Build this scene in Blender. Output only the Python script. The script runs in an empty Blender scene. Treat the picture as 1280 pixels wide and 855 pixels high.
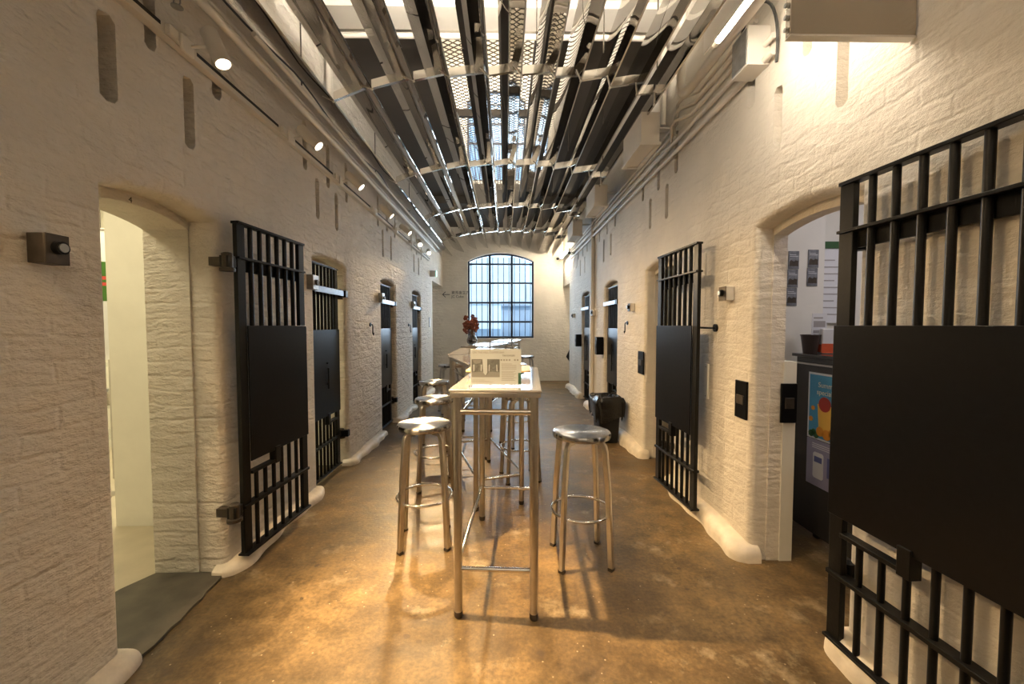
import bpy, bmesh, math, random
from mathutils import Vector, Matrix
R = math.radians
PI = math.pi
SC = bpy.context.scene
COL = SC.collection
random.seed(4)

# ------------------------------------------------------------------ helpers
class MB:
    def __init__(self):
        self.bm = bmesh.new()
    def box(self, x0, x1, y0, y1, z0, z1):
        v = [self.bm.verts.new((x, y, z)) for z in (z0, z1) for x, y in ((x0, y0), (x1, y0), (x1, y1), (x0, y1))]
        for f in ((3, 2, 1, 0), (4, 5, 6, 7), (0, 1, 5, 4), (1, 2, 6, 5), (2, 3, 7, 6), (3, 0, 4, 7)):
            self.bm.faces.new([v[i] for i in f])
        return self
    def bar(self, p, q, w, h, up=(0, 0, 1)):
        p = Vector(p); q = Vector(q); d = (q - p).normalized(); u = Vector(up)
        s = d.cross(u)
        if s.length < 1e-4: s = d.cross(Vector((1, 0, 0)))
        s.normalize(); u = s.cross(d).normalized()
        v = []
        for c in (p, q):
            for a, b in ((-1, -1), (1, -1), (1, 1), (-1, 1)):
                v.append(self.bm.verts.new(c + s * (a * w / 2) + u * (b * h / 2)))
        for f in ((0, 1, 2, 3), (7, 6, 5, 4), (4, 5, 1, 0), (5, 6, 2, 1), (6, 7, 3, 2), (7, 4, 0, 3)):
            self.bm.faces.new([v[i] for i in f])
        return self
    def tube(self, pts, r, n=10, closed=False, rect=None):
        pts = [Vector(p) for p in pts]; rings = []; N = len(pts); prev = None
        for i, p in enumerate(pts):
            if closed:
                t = (pts[(i + 1) % N] - pts[i - 1]).normalized()
            else:
                t = (pts[min(i + 1, N - 1)] - pts[max(i - 1, 0)]).normalized()
            if prev is None:
                a = Vector((0, 0, 1)) if abs(t.z) < .9 else Vector((1, 0, 0))
                s = t.cross(a).normalized()
            else:
                s = (prev - t * prev.dot(t)).normalized()
            prev = s; u = t.cross(s)
            rr = r[i] if isinstance(r, (list, tuple)) else r
            if rect:
                ring = [self.bm.verts.new(p + s * (a * rect[0] / 2) + u * (b * rect[1] / 2)) for a, b in ((-1, -1), (1, -1), (1, 1), (-1, 1))]
            else:
                ring = [self.bm.verts.new(p + s * (rr * math.cos(2 * PI * k / n)) + u * (rr * math.sin(2 * PI * k / n))) for k in range(n)]
            rings.append(ring)
        m = len(rings[0])
        for i in range(N if closed else N - 1):
            a = rings[i]; b = rings[(i + 1) % N]
            for k in range(m):
                self.bm.faces.new((a[k], a[(k + 1) % m], b[(k + 1) % m], b[k]))
        if not closed:
            self.bm.faces.new(list(reversed(rings[0]))); self.bm.faces.new(rings[-1])
        return self
    def cyl(self, p, q, r, n=16):
        return self.tube([p, q], r, n)
    def lathe(self, prof, n=28, c=(0, 0, 0)):
        c = Vector(c); rings = []
        for r, z in prof:
            if r < 1e-5: rings.append([self.bm.verts.new(c + Vector((0, 0, z)))])
            else: rings.append([self.bm.verts.new(c + Vector((r * math.cos(2 * PI * k / n), r * math.sin(2 * PI * k / n), z))) for k in range(n)])
        for a, b in zip(rings, rings[1:]):
            for k in range(n):
                k2 = (k + 1) % n
                if len(a) == 1 and len(b) == 1: continue
                if len(a) == 1: self.bm.faces.new((a[0], b[k2], b[k]))
                elif len(b) == 1: self.bm.faces.new((a[k], a[k2], b[0]))
                else: self.bm.faces.new((a[k], a[k2], b[k2], b[k]))
        return self
    def prism(self, poly, a, b, axis='y'):
        # poly: list of 2D points; axis 'y': (x,z) extruded along y; 'x': (y,z) along x; 'z': (x,y) along z
        def P(p, t):
            if axis == 'y': return (p[0], t, p[1])
            if axis == 'x': return (t, p[0], p[1])
            return (p[0], p[1], t)
        A = [self.bm.verts.new(P(p, a)) for p in poly]; B = [self.bm.verts.new(P(p, b)) for p in poly]
        n = len(poly)
        self.bm.faces.new(A); self.bm.faces.new(list(reversed(B)))
        for i in range(n):
            self.bm.faces.new((A[i], B[i], B[(i + 1) % n], A[(i + 1) % n]))
        return self
    def sphere(self, c, r, u=12, v=8, sc=(1, 1, 1)):
        m = Matrix.Translation(Vector(c)) @ Matrix.Diagonal((sc[0], sc[1], sc[2], 1))
        bmesh.ops.create_uvsphere(self.bm, u_segments=u, v_segments=v, radius=r, matrix=m)
        return self
    def mesh(self, name, mat, smooth=None):
        bmesh.ops.recalc_face_normals(self.bm, faces=self.bm.faces)
        me = bpy.data.meshes.new(name); self.bm.to_mesh(me); self.bm.free()
        me.materials.append(mat)
        if smooth:
            me.polygons.foreach_set('use_smooth', [True] * len(me.polygons))
            me.set_sharp_from_angle(angle=R(smooth))
        return me
    def build(self, name, mat, parent=None, loc=None, smooth=40, bevel=0, rot=None):
        o = bpy.data.objects.new(name, self.mesh(name, mat, smooth)); COL.objects.link(o)
        if loc: o.location = loc
        if rot: o.rotation_euler = rot
        if parent: o.parent = parent
        if bevel:
            md = o.modifiers.new('bevel', 'BEVEL'); md.width = bevel; md.segments = 2; md.limit_method = 'ANGLE'; md.angle_limit = R(40)
        return o

def tag(o, label, cat, group=None, kind=None):
    o['label'] = label; o['category'] = cat
    if group: o['group'] = group
    if kind: o['kind'] = kind
    return o
def thing(name, loc, rz, label, cat, group=None):
    o = bpy.data.objects.new(name, None); COL.objects.link(o); o.empty_display_size = .1
    o.location = loc; o.rotation_euler = (0, 0, rz)
    return tag(o, label, cat, group)
def struct(o, label=None):
    o['kind'] = 'structure'
    if label: o['label'] = label
    o['category'] = 'wall' if 'wall' in o.name else o.name.split('_')[0].split('.')[0]
    return o
def copy_tree(o, parent=None):
    c = o.copy(); COL.objects.link(c); c.parent = parent
    for ch in list(o.children): copy_tree(ch, c)
    return c
def text(body, size, name, mat, parent, loc, rot, depth=.0008, align='LEFT'):
    cu = bpy.data.curves.new(name, 'FONT'); cu.body = body; cu.size = size; cu.extrude = depth; cu.align_x = align
    t = bpy.data.objects.new(name, cu); COL.objects.link(t)
    me = bpy.data.meshes.new_from_object(t.evaluated_get(bpy.context.evaluated_depsgraph_get()))
    COL.objects.unlink(t); bpy.data.objects.remove(t)
    me.materials.clear(); me.materials.append(mat)
    o = bpy.data.objects.new(name, me); COL.objects.link(o); o.location = loc; o.rotation_euler = rot
    if parent: o.parent = parent
    return o

# ------------------------------------------------------------------ materials
def newmat(name):
    m = bpy.data.materials.new(name); m.use_nodes = True
    nt = m.node_tree; b = nt.nodes['Principled BSDF']
    return m, nt, b
def plain(name, col, rough=.5, metal=0, spec=.5, noise=0, nscale=20, bump=0, aniso=0):
    m, nt, b = newmat(name)
    b.inputs['Base Color'].default_value = (*col, 1); b.inputs['Roughness'].default_value = rough
    b.inputs['Metallic'].default_value = metal; b.inputs['Specular IOR Level'].default_value = spec
    if noise or bump:
        tc = nt.nodes.new('ShaderNodeTexCoord'); n = nt.nodes.new('ShaderNodeTexNoise')
        n.inputs['Scale'].default_value = nscale; n.inputs['Detail'].default_value = 5
        nt.links.new(tc.outputs['Object'], n.inputs['Vector'])
        if noise:
            r = nt.nodes.new('ShaderNodeMapRange'); r.inputs[1].default_value = .3; r.inputs[2].default_value = .7
            r.inputs[3].default_value = 1 - noise; r.inputs[4].default_value = 1 + noise * .5
            mx = nt.nodes.new('ShaderNodeMix'); mx.data_type = 'RGBA'; mx.blend_type = 'MULTIPLY'; mx.inputs[0].default_value = 1
            nt.links.new(n.outputs[0], r.inputs[0]); mx.inputs[6].default_value = (*col, 1)
            nt.links.new(r.outputs[0], mx.inputs[7]); nt.links.new(mx.outputs[2], b.inputs['Base Color'])
        if bump:
            bp = nt.nodes.new('ShaderNodeBump'); bp.inputs['Strength'].default_value = bump; bp.inputs['Distance'].default_value = .01
            nt.links.new(n.outputs[0], bp.inputs['Height']); nt.links.new(bp.outputs[0], b.inputs['Normal'])
    if aniso:
        b.inputs['Anisotropic'].default_value = aniso; b.inputs['Anisotropic Rotation'].default_value = .25
        t = nt.nodes.new('ShaderNodeTangent'); t.direction_type = 'RADIAL'; t.axis = 'Z'
        nt.links.new(t.outputs[0], b.inputs['Tangent'])
    return m
def emit(name, col, s):
    m, nt, b = newmat(name)
    b.inputs['Base Color'].default_value = (*col, 1)
    b.inputs['Emission Color'].default_value = (*col, 1); b.inputs['Emission Strength'].default_value = s
    return m
def brick(name, col, horiz='Y', strength=.65, dist=.026):
    m, nt, b = newmat(name); N = nt.nodes.new; L = nt.links.new
    tc = N('ShaderNodeTexCoord'); sep = N('ShaderNodeSeparateXYZ'); cmb = N('ShaderNodeCombineXYZ')
    L(tc.outputs['Object'], sep.inputs[0]); L(sep.outputs[horiz], cmb.inputs[0]); L(sep.outputs['Z'], cmb.inputs[1])
    warp = N('ShaderNodeTexNoise'); warp.inputs['Scale'].default_value = 5; warp.inputs['Detail'].default_value = 4
    L(tc.outputs['Object'], warp.inputs['Vector'])
    sub = N('ShaderNodeVectorMath'); sub.operation = 'SUBTRACT'; sub.inputs[1].default_value = (.5, .5, .5); L(warp.outputs['Color'], sub.inputs[0])
    scl = N('ShaderNodeVectorMath'); scl.operation = 'SCALE'; scl.inputs['Scale'].default_value = .06; L(sub.outputs[0], scl.inputs[0])
    add = N('ShaderNodeVectorMath'); L(cmb.outputs[0], add.inputs[0]); L(scl.outputs[0], add.inputs[1])
    bt = N('ShaderNodeTexBrick'); bt.inputs['Scale'].default_value = 1; bt.inputs['Brick Width'].default_value = .225; bt.inputs['Row Height'].default_value = .076
    bt.inputs['Mortar Size'].default_value = .013; bt.inputs['Mortar Smooth'].default_value = 1.0
    bt.inputs['Color1'].default_value = (1, 1, 1, 1); bt.inputs['Color2'].default_value = (.45, .45, .45, 1); bt.inputs['Mortar'].default_value = (0, 0, 0, 1)
    L(add.outputs[0], bt.inputs['Vector'])
    n2 = N('ShaderNodeTexNoise'); n2.inputs['Scale'].default_value = 16; n2.inputs['Detail'].default_value = 8; n2.inputs['Roughness'].default_value = .62
    L(tc.outputs['Object'], n2.inputs['Vector'])
    mp = N('ShaderNodeMapping'); mp.inputs['Scale'].default_value = (.6, .6, 1.2); L(tc.outputs['Object'], mp.inputs[0]); L(mp.outputs[0], n2.inputs['Vector'])
    n3 = N('ShaderNodeTexNoise'); n3.inputs['Scale'].default_value = 3.2; n3.inputs['Detail'].default_value = 3
    L(tc.outputs['Object'], n3.inputs['Vector'])
    # brick relief fades in and out under the thick paint
    fr = N('ShaderNodeMapRange'); fr.inputs[1].default_value = .38; fr.inputs[2].default_value = .62; fr.inputs[3].default_value = .25; fr.inputs[4].default_value = 1
    L(n3.outputs[0], fr.inputs[0])
    mul = N('ShaderNodeMath'); mul.operation = 'MULTIPLY'; L(bt.outputs['Color'], mul.inputs[0]); L(fr.outputs[0], mul.inputs[1])
    ms = N('ShaderNodeMath'); ms.operation = 'MULTIPLY'; ms.inputs[1].default_value = .17; L(mul.outputs[0], ms.inputs[0])
    ad = N('ShaderNodeMath'); L(ms.outputs[0], ad.inputs[0]); L(n2.outputs[0], ad.inputs[1])
    bp = N('ShaderNodeBump'); bp.inputs['Strength'].default_value = strength; bp.inputs['Distance'].default_value = dist
    L(ad.outputs[0], bp.inputs['Height']); L(bp.outputs[0], b.inputs['Normal'])
    r = N('ShaderNodeMapRange'); r.inputs[1].default_value = .3; r.inputs[2].default_value = .75; r.inputs[3].default_value = .9; r.inputs[4].default_value = 1.04
    L(n3.outputs[0], r.inputs[0])
    mx = N('ShaderNodeMix'); mx.data_type = 'RGBA'; mx.blend_type = 'MULTIPLY'; mx.inputs[0].default_value = 1; mx.inputs[6].default_value = (*col, 1)
    L(r.outputs[0], mx.inputs[7]); L(mx.outputs[2], b.inputs['Base Color'])
    b.inputs['Roughness'].default_value = .62; b.inputs['Specular IOR Level'].default_value = .35
    return m

PAINT = (.80, .745, .66)
M = {}
M['wall_y'] = brick('whitewashed_brick', PAINT, 'Y')
M['wall_l'] = brick('whitewashed_brick_rough', PAINT, 'Y', 1.0, .042)
M['wall_x'] = brick('whitewashed_brick_end', PAINT, 'X', .45)
M['plaster'] = plain('white_plaster', (.80, .76, .69), .7, noise=.06, nscale=4, bump=.25)
M['plinth'] = plain('painted_mortar', (.82, .74, .62), .55, noise=.16, nscale=14, bump=.6)
M['soffit'] = plain('grey_slab', (.085, .072, .058), .8, noise=.12, nscale=3, bump=.2)
M['ceil'] = plain('white_ceiling', (.86, .82, .74), .75, noise=.03, nscale=2)
M['black'] = plain('black_gloss_paint', (.0055, .0055, .006), .30, spec=.17, noise=.2, nscale=40, bump=.03)
M['blacksat'] = plain('black_satin_paint', (.007, .0068, .0065), .36, spec=.2, noise=.15, nscale=60, bump=.06)
M['strap'] = plain('bright_steel_strap', (.20, .22, .25), .33, metal=1, noise=.2, nscale=30)
M['iron'] = plain('dark_iron', (.075, .06, .046), .5, metal=.6, noise=.3, nscale=30)
M['steel'] = plain('brushed_steel', (.56, .53, .49), .30, metal=1, noise=.10, nscale=30)
M['seat'] = plain('spun_steel_seat', (.40, .39, .38), .20, metal=1, aniso=1.0)
M['polish'] = plain('polished_steel', (.72, .69, .65), .12, metal=1)
M['mirror'] = plain('mirror_steel', (.47, .445, .415), .02, metal=1)
M['brace'] = plain('mirror_steel_strip', (.74, .71, .66), .09, metal=1)
M['top'] = plain('glossy_table_top', (.62, .60, .585), .10, metal=.55, noise=.02, nscale=5)
M['pin'] = plain('white_pin', (.85, .82, .76), .3)
M['white'] = plain('white_enamel', (.82, .79, .73), .4)
M['duct'] = plain('white_duct_paint', (.70, .66, .60), .55, noise=.05, nscale=8)
M['pipe'] = plain('white_pipe_paint', (.78, .73, .65), .45)
M['dark'] = plain('dark_slot', (.012, .012, .012), .6)
M['galv'] = plain('galvanised_steel', (.42, .43, .43), .38, metal=.9, noise=.25, nscale=25)
M['panel'] = plain('hanging_panel_steel', (.55, .50, .44), .22, metal=.9, noise=.06, nscale=6)
M['fartube'] = emit('far_tube_glow', (1, .85, .63), 330)
M['lens'] = emit('lamp_lens', (1, .86, .66), 14)
M['tube'] = emit('tube_glow', (1, .86, .68), 172)
M['uptube'] = emit('added_uplight_glow', (1, .90, .76), 300)
M['exit'] = emit('exit_glow', (.45, 1, .85), 4)
M['bag'] = plain('black_plastic_bag', (.006, .006, .0065), .26, spec=.35, bump=.8, nscale=18)
M['bin'] = plain('black_bin_plastic', (.008, .008, .008), .45, spec=.2)
M['wood'] = plain('pale_wood', (.72, .50, .24), .5, noise=.15, nscale=18)
M['paper'] = plain('white_paper', (.76, .77, .79), .5)
M['ink'] = plain('dark_ink', (.05, .05, .05), .6)
M['inkgrey'] = plain('grey_ink', (.38, .36, .35), .6)
M['green'] = plain('green_print', (.07, .17, .12), .5)
M['petal'] = plain('rust_petal', (.20, .045, .018), .6, noise=.3, nscale=40)
M['stem'] = plain('brown_stem', (.07, .035, .018), .6)
M['bluepost'] = plain('poster_blue', (.07, .30, .50), .4)
M['yellow'] = plain('poster_yellow', (.85, .50, .08), .4)
M['red'] = plain('poster_red', (.35, .035, .02), .4)
M['cream'] = plain('poster_cream', (.85, .80, .62), .4)
M['fruit'] = plain('poster_orange', (.75, .30, .03), .4)
M['leaf'] = plain('poster_leaf', (.03, .10, .03), .4)
M['lilac'] = plain('flyer_lilac', (.34, .33, .47), .4)
M['counter'] = plain('smoked_acrylic_counter', (.05, .047, .045), .12, spec=.6)
M['photo'] = plain('grey_photo_print', (.20, .21, .23), .4, noise=.7, nscale=30)
M['cup'] = plain('dark_brown_cups', (.035, .02, .015), .35)
M['orange'] = plain('packet_orange', (.65, .10, .03), .4)
M['cellwall'] = plain('cell_wall_paint', (.80, .78, .70), .65, noise=.05, nscale=5, bump=.35)
M['cellfloor'] = plain('cell_floor', (.52, .46, .34), .6, noise=.12, nscale=6)
M['slate'] = plain('threshold_stone', (.10, .086, .064), .6, noise=.35, nscale=9, bump=.3)
M['bgreen'] = plain('banner_green', (.05, .16, .02), .5)
M['bred'] = plain('banner_red', (.55, .06, .05), .5)
M['out_l'] = plain('outside_pale_wall', (.62, .62, .60), .8, noise=.08, nscale=1)
M['out_d'] = plain('outside_stone_wall', (.30, .32, .36), .8, noise=.2, nscale=1.5)
M['out_g'] = plain('outside_greenery', (.20, .34, .20), .8, noise=.4, nscale=4)
M['mesh'] = plain('dark_mesh_steel', (.10, .085, .07), .5, metal=.5)
M['frame'] = plain('blue_black_window_steel', (.012, .022, .045), .4)

def glass(name, tint=(1, 1, 1), refl=.5):
    m, nt, b = newmat(name); nt.nodes.remove(b); out = nt.nodes['Material Output']
    t = nt.nodes.new('ShaderNodeBsdfTransparent'); t.inputs[0].default_value = (*tint, 1)
    g = nt.nodes.new('ShaderNodeBsdfGlossy'); g.inputs['Roughness'].default_value = .03
    f = nt.nodes.new('ShaderNodeLayerWeight'); f.inputs[0].default_value = .25
    mu = nt.nodes.new('ShaderNodeMath'); mu.operation = 'MULTIPLY'; mu.inputs[1].default_value = refl
    x = nt.nodes.new('ShaderNodeMixShader')
    nt.links.new(f.outputs['Fresnel'] if False else f.outputs['Facing'], mu.inputs[0]); nt.links.new(mu.outputs[0], x.inputs[0])
    nt.links.new(t.outputs[0], x.inputs[1]); nt.links.new(g.outputs[0], x.inputs[2]); nt.links.new(x.outputs[0], out.inputs[0])
    return m
M['glass'] = glass('window_glass', (.93, .97, 1), .6)
M['acryl'] = glass('clear_acrylic', (.985, .995, .99), .35)
M['vase'] = glass('vase_glass', (.70, .66, .62), 1.4)

def floor_mat():
    m, nt, b = newmat('stained_concrete'); N = nt.nodes.new; L = nt.links.new
    tc = N('ShaderNodeTexCoord')
    def noise(s, d=6, r=.6):
        n = N('ShaderNodeTexNoise'); n.inputs['Scale'].default_value = s; n.inputs['Detail'].default_value = d; n.inputs['Roughness'].default_value = r
        L(tc.outputs['Object'], n.inputs['Vector']); return n
    n1 = noise(1.3, 7, .65); n2 = noise(9, 8, .7); n3 = noise(55, 4, .6); n4 = noise(3.1, 6, .7)
    cr = N('ShaderNodeValToRGB'); e = cr.color_ramp.elements
    e[0].position = .30; e[0].color = (.060, .039, .018, 1); e[1].position = .72; e[1].color = (.29, .185, .075, 1)
    x = e.new(.5); x.color = (.140, .090, .038, 1)
    L(n1.outputs[0], cr.inputs[0])
    def mix(kind, fac, a, bb):
        q = N('ShaderNodeMix'); q.data_type = 'RGBA'; q.blend_type = kind
        if isinstance(fac, float): q.inputs[0].default_value = fac
        else: L(fac, q.inputs[0])
        for s, v in ((6, a), (7, bb)):
            if isinstance(v, tuple): q.inputs[s].default_value = (*v, 1)
            else: L(v, q.inputs[s])
        return q.outputs[2]
    def rng(o, a, c, lo, hi):
        r = N('ShaderNodeMapRange'); r.inputs[1].default_value = a; r.inputs[2].default_value = c; r.inputs[3].default_value = lo; r.inputs[4].default_value = hi
        L(o, r.inputs[0]); return r.outputs[0]
    c = mix('MULTIPLY', 1.0, cr.outputs[0], rng(n2.outputs[0], .3, .7, .5, 1.3))
    c = mix('MULTIPLY', 1.0, c, rng(n3.outputs[0], .3, .7, .68, 1.22))
    # worn pale patches
    c = mix('MIX', rng(n4.outputs[0], .57, .70, 0, .55), c, (.46, .37, .24))
    # small pale specks
    v = N('ShaderNodeTexVoronoi'); v.inputs['Scale'].default_value = 17; L(tc.outputs['Object'], v.inputs['Vector'])
    c = mix('MIX', rng(v.outputs['Distance'], .05, .075, .5, 0), c, (.55, .46, .33))
    # dirt spots with a shape of their own
    wv = N('ShaderNodeVectorMath'); wv.operation = 'SCALE'; wv.inputs['Scale'].default_value = .05; L(n2.outputs['Color'], wv.inputs[0])
    av = N('ShaderNodeVectorMath'); L(tc.outputs['Object'], av.inputs[0]); L(wv.outputs[0], av.inputs[1])
    for sx, sy, rad, amt in SPOTS:
        d = N('ShaderNodeVectorMath'); d.operation = 'DISTANCE'; d.inputs[1].default_value = (sx + .025, sy + .025, .025); L(av.outputs[0], d.inputs[0])
        c = mix('MIX', rng(d.outputs['Value'], rad * .75, rad * 1.1, amt, 0), c, (.055, .036, .022))
    L(c, b.inputs['Base Color'])
    L(rng(n2.outputs[0], .3, .7, .34, .56), b.inputs['Roughness']); b.inputs['Specular IOR Level'].default_value = .5
    ad = N('ShaderNodeMath'); L(n2.outputs[0], ad.inputs[0]); L(n3.outputs[0], ad.inputs[1])
    bp = N('ShaderNodeBump'); bp.inputs['Strength'].default_value = .25; bp.inputs['Distance'].default_value = .006
    L(ad.outputs[0], bp.inputs['Height']); L(bp.outputs[0], b.inputs['Normal'])
    return m
def gp(px, py, z=0):
    d = (1.33 - z) * 500 / (py - 407); return ((px - 632) * d / 500, d)
SPOTS = [(*gp(505, 806), .016, .85), (*gp(521, 812), .013, .8), (*gp(240, 820), .05, .5), (*gp(676, 830), .015, .85), (*gp(672, 831), .035, .35),
         (*gp(640, 827), .03, .3), (*gp(373, 754), .011, .8), (*gp(197, 850), .022, .6), (*gp(391, 712), .014, .7), (*gp(855, 720), .012, .7), (*gp(866, 748), .012, .7)]
M['floor'] = floor_mat()

# ------------------------------------------------------------------ room shell
LX, RX = -1.50, 1.38
TOPZ = 7.8
SL = 3.78           # underside of the walkway slabs
LD = [(1.54, 2.12), (3.17, 3.80), (4.87, 5.50), (6.50, 7.13)]
RD = [(1.56, 2.20), (3.27, 3.95), (4.95, 5.60), (6.60, 7.25)]
ZS, ZP = 1.865, 1.91

def arch_poly(a, b, zs, zp, z0=-.1, n=14):
    # segmental arch outline between a and b
    w = (b - a) / 2; rise = zp - zs; rad = (w * w + rise * rise) / (2 * rise); c = (a + b) / 2; cz = zp - rad
    t = math.asin(w / rad)
    pts = [(a, z0)]
    for i in range(n + 1):
        q = -t + 2 * t * i / n
        pts.append((c + rad * math.sin(q), cz + rad * math.cos(q)))
    pts.append((b, z0))
    return pts

def boolean(o, cutter_bm):
    c = bpy.data.objects.new('cutter', cutter_bm.mesh('cutter', M['plaster'])); COL.objects.link(c)
    md = o.modifiers.new('b', 'BOOLEAN'); md.operation = 'DIFFERENCE'; md.solver = 'EXACT'; md.object = c
    me = bpy.data.meshes.new_from_object(o.evaluated_get(bpy.context.evaluated_depsgraph_get()))
    o.modifiers.clear(); old = o.data; o.data = me; bpy.data.meshes.remove(old)
    bpy.data.objects.remove(c)

def side_wall(name, xf, sgn, doors, y1, passage, slots, th):
    """xf: face towards the corridor, sgn: direction into the wall"""
    xb = xf + sgn * th
    o = MB().box(min(xf, xb), max(xf, xb), -3.2, y1, -.05, TOPZ).build(name, M['wall_y'], smooth=None)
    cut = MB()
    for a, b in doors:
        cut.prism(arch_poly(a, b, ZS, ZP), xf - sgn * .1, xf + sgn * min(.14, th * .55), 'x')
    if passage: cut.box(min(xf - .6 * 1, xb - .2), max(xf + .6, xb + .2), passage[0], passage[1], -.1, 2.25)
    boolean(o, cut)
    # soften jamb edges
    bm = bmesh.new(); bm.from_mesh(o.data)
    es = []
    for e in bm.edges:
        u, v = e.verts
        if abs(u.co.x - xf) < 1e-4 and abs(v.co.x - xf) < 1e-4:
            for a, b in doors:
                if all(a - .01 < w.co.y < b + .01 and w.co.z < 2 for w in e.verts) and not (abs(u.co.z - v.co.z) < 1e-5 and u.co.z < .1): es.append(e)
    bmesh.ops.bevel(bm, geom=list(set(es)), offset=.035, segments=4, affect='EDGES', profile=.5)
    bm.to_mesh(o.data); bm.free()
    cut = MB()
    for a, b in doors:
        cut.prism(arch_poly(a + .025, b - .008, ZS - .04, ZP - .045), xf + sgn * min(.10, th * .4), xb + sgn * .1, 'x')
    boolean(o, cut)
    cut = MB()
    for y, zb, zt in slots:
        w = .032 + random.uniform(-.004, .005)
        a, bq = xf - sgn * .05, xf + sgn * .075
        # hollow with a scooped foot
        cut.prism([(y - w, zb + .015), (y - w * .3, zb), (y + w * .6, zb + .006), (y + w, zb + .03), (y + w, zt - .02), (y + w * .4, zt), (y - w * .8, zt - .008), (y - w, zt - .03)], a, bq, 'x')
    boolean(o, cut)
    me = o.data; me.polygons.foreach_set('use_smooth', [True] * len(me.polygons)); me.set_sharp_from_angle(angle=R(35))
    me.materials.clear(); me.materials.append(M['wall_l' if sgn < 0 else 'wall_y'])
    return struct(o)

lslots = []
for y in (1.575, 1.965, 3.26, 3.62, 4.96, 5.31, 6.62, 6.97): lslots.append((y, 2.185 + random.uniform(-.02, .02), 2.505))
for y in (1.38, 1.765, 2.155, 3.07, 3.46, 3.85, 4.78, 5.14, 5.5, 6.45, 6.8, 7.2): lslots.append((y, 2.50 + random.uniform(-.015, .02), 2.86))
rslots = []
for y in (1.66, 2.05, 3.45, 3.84, 5.27, 5.65, 7.0, 7.4): rslots.append((y, 2.235 + random.uniform(-.02, .02), 2.54))
for y in (1.86, 2.28, 3.27, 3.64, 4.05, 5.07, 5.47, 5.9, 6.8, 7.2, 7.6): rslots.append((y, 2.56 + random.uniform(-.015, .02), 2.9))
wl = side_wall('wall_left', LX, -1, LD, 9.6, (8.24, 9.598), lslots, .37)
wr = side_wall('wall_right', RX, 1, RD, 9.6, (8.62, 9.598), rslots, .17)

# end wall with the arched window and, a storey up, its twin
WX0, WX1, WZ0, WS, WP = -.905, .675, 1.03, 2.86, 3.06
wb = MB().box(-3.4, 3.4, 9.6, 9.95, -.05, TOPZ).build('wall_back', M['wall_x'], smooth=None)
cut = MB().prism(arch_poly(WX0, WX1, WS, WP, WZ0), 9.4, 10.2, 'y')
cut.prism(arch_poly(WX0, WX1 - .2, 6.6, 6.85, 4.75), 9.4, 10.2, 'y')
boolean(wb, cut); wb.data.materials.clear(); wb.data.materials.append(M['wall_x']); struct(wb)
struct(MB().box(-3.4, 3.4, -3.5, -3.2, -.05, TOPZ).build('wall_front', M['wall_x'], smooth=None))
struct(MB().box(-4.6, 4.6, -3.5, 9.95, -.3, 0).build('floor', M['floor'], smooth=None))
struct(MB().box(-3.4, 3.4, -3.5, 9.95, TOPZ, TOPZ + .2).build('ceiling_upper', M['ceil'], smooth=None))
# ceilings: white slab near, grey walkway slabs either side of the void, slab at the end
struct(MB().box(LX, RX, -3.2, 3.12, SL, SL + .25).build('ceiling', M['ceil'], smooth=None))
struct(MB().box(LX, RX, 3.12, 3.36, SL - .05, SL + .25).build('ceiling_beam', M['plaster'], smooth=None))
VX0, VX1, VY1 = -.62, .30, 7.75
struct(MB().box(LX, VX0, 3.36, VY1, SL + .02, SL + .2).build('ceiling_slab_left', M['soffit'], smooth=None))
struct(MB().box(VX1, RX, 3.36, VY1, SL + .02, SL + .2).build('ceiling_slab_right', M['soffit'], smooth=None))
struct(MB().box(LX, RX, VY1, 9.6, SL - .12, SL + .25).build('ceiling_slab_back', M['soffit'], smooth=None))
b = MB()
for x in (VX0, VX1 - .05): b.box(x, x + .05, 3.36, VY1, SL - .04, SL + .02)
struct(b.build('trim_1', M['mesh'], smooth=None))

# expanded metal mesh across the void
b = MB(); zz = SL + .14; cw, ch = .092, .062; nx = int((VX1 - VX0) / (cw / 2)); y = 3.38; k = 0
while y < VY1 - .03:
    for i in range(nx):
        x0 = VX0 + i * cw / 2; up = (i + k) % 2
        b.bar((x0, y + (ch / 2 if up else 0), zz), (x0 + cw / 2, y + (0 if up else ch / 2), zz), .006, .008)
    y += ch / 2; k += 1
o = b.build('mesh_grating', M['mesh'], smooth=None)
tag(o, 'expanded metal mesh grating spanning the void in the floor above', 'grating')
for i, y in enumerate((4.75, 6.2)):
    struct(MB().box(VX0, VX1, y, y + .05, SL - .02, SL + .06).build('trim_beam', M['mesh'], smooth=None))

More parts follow.
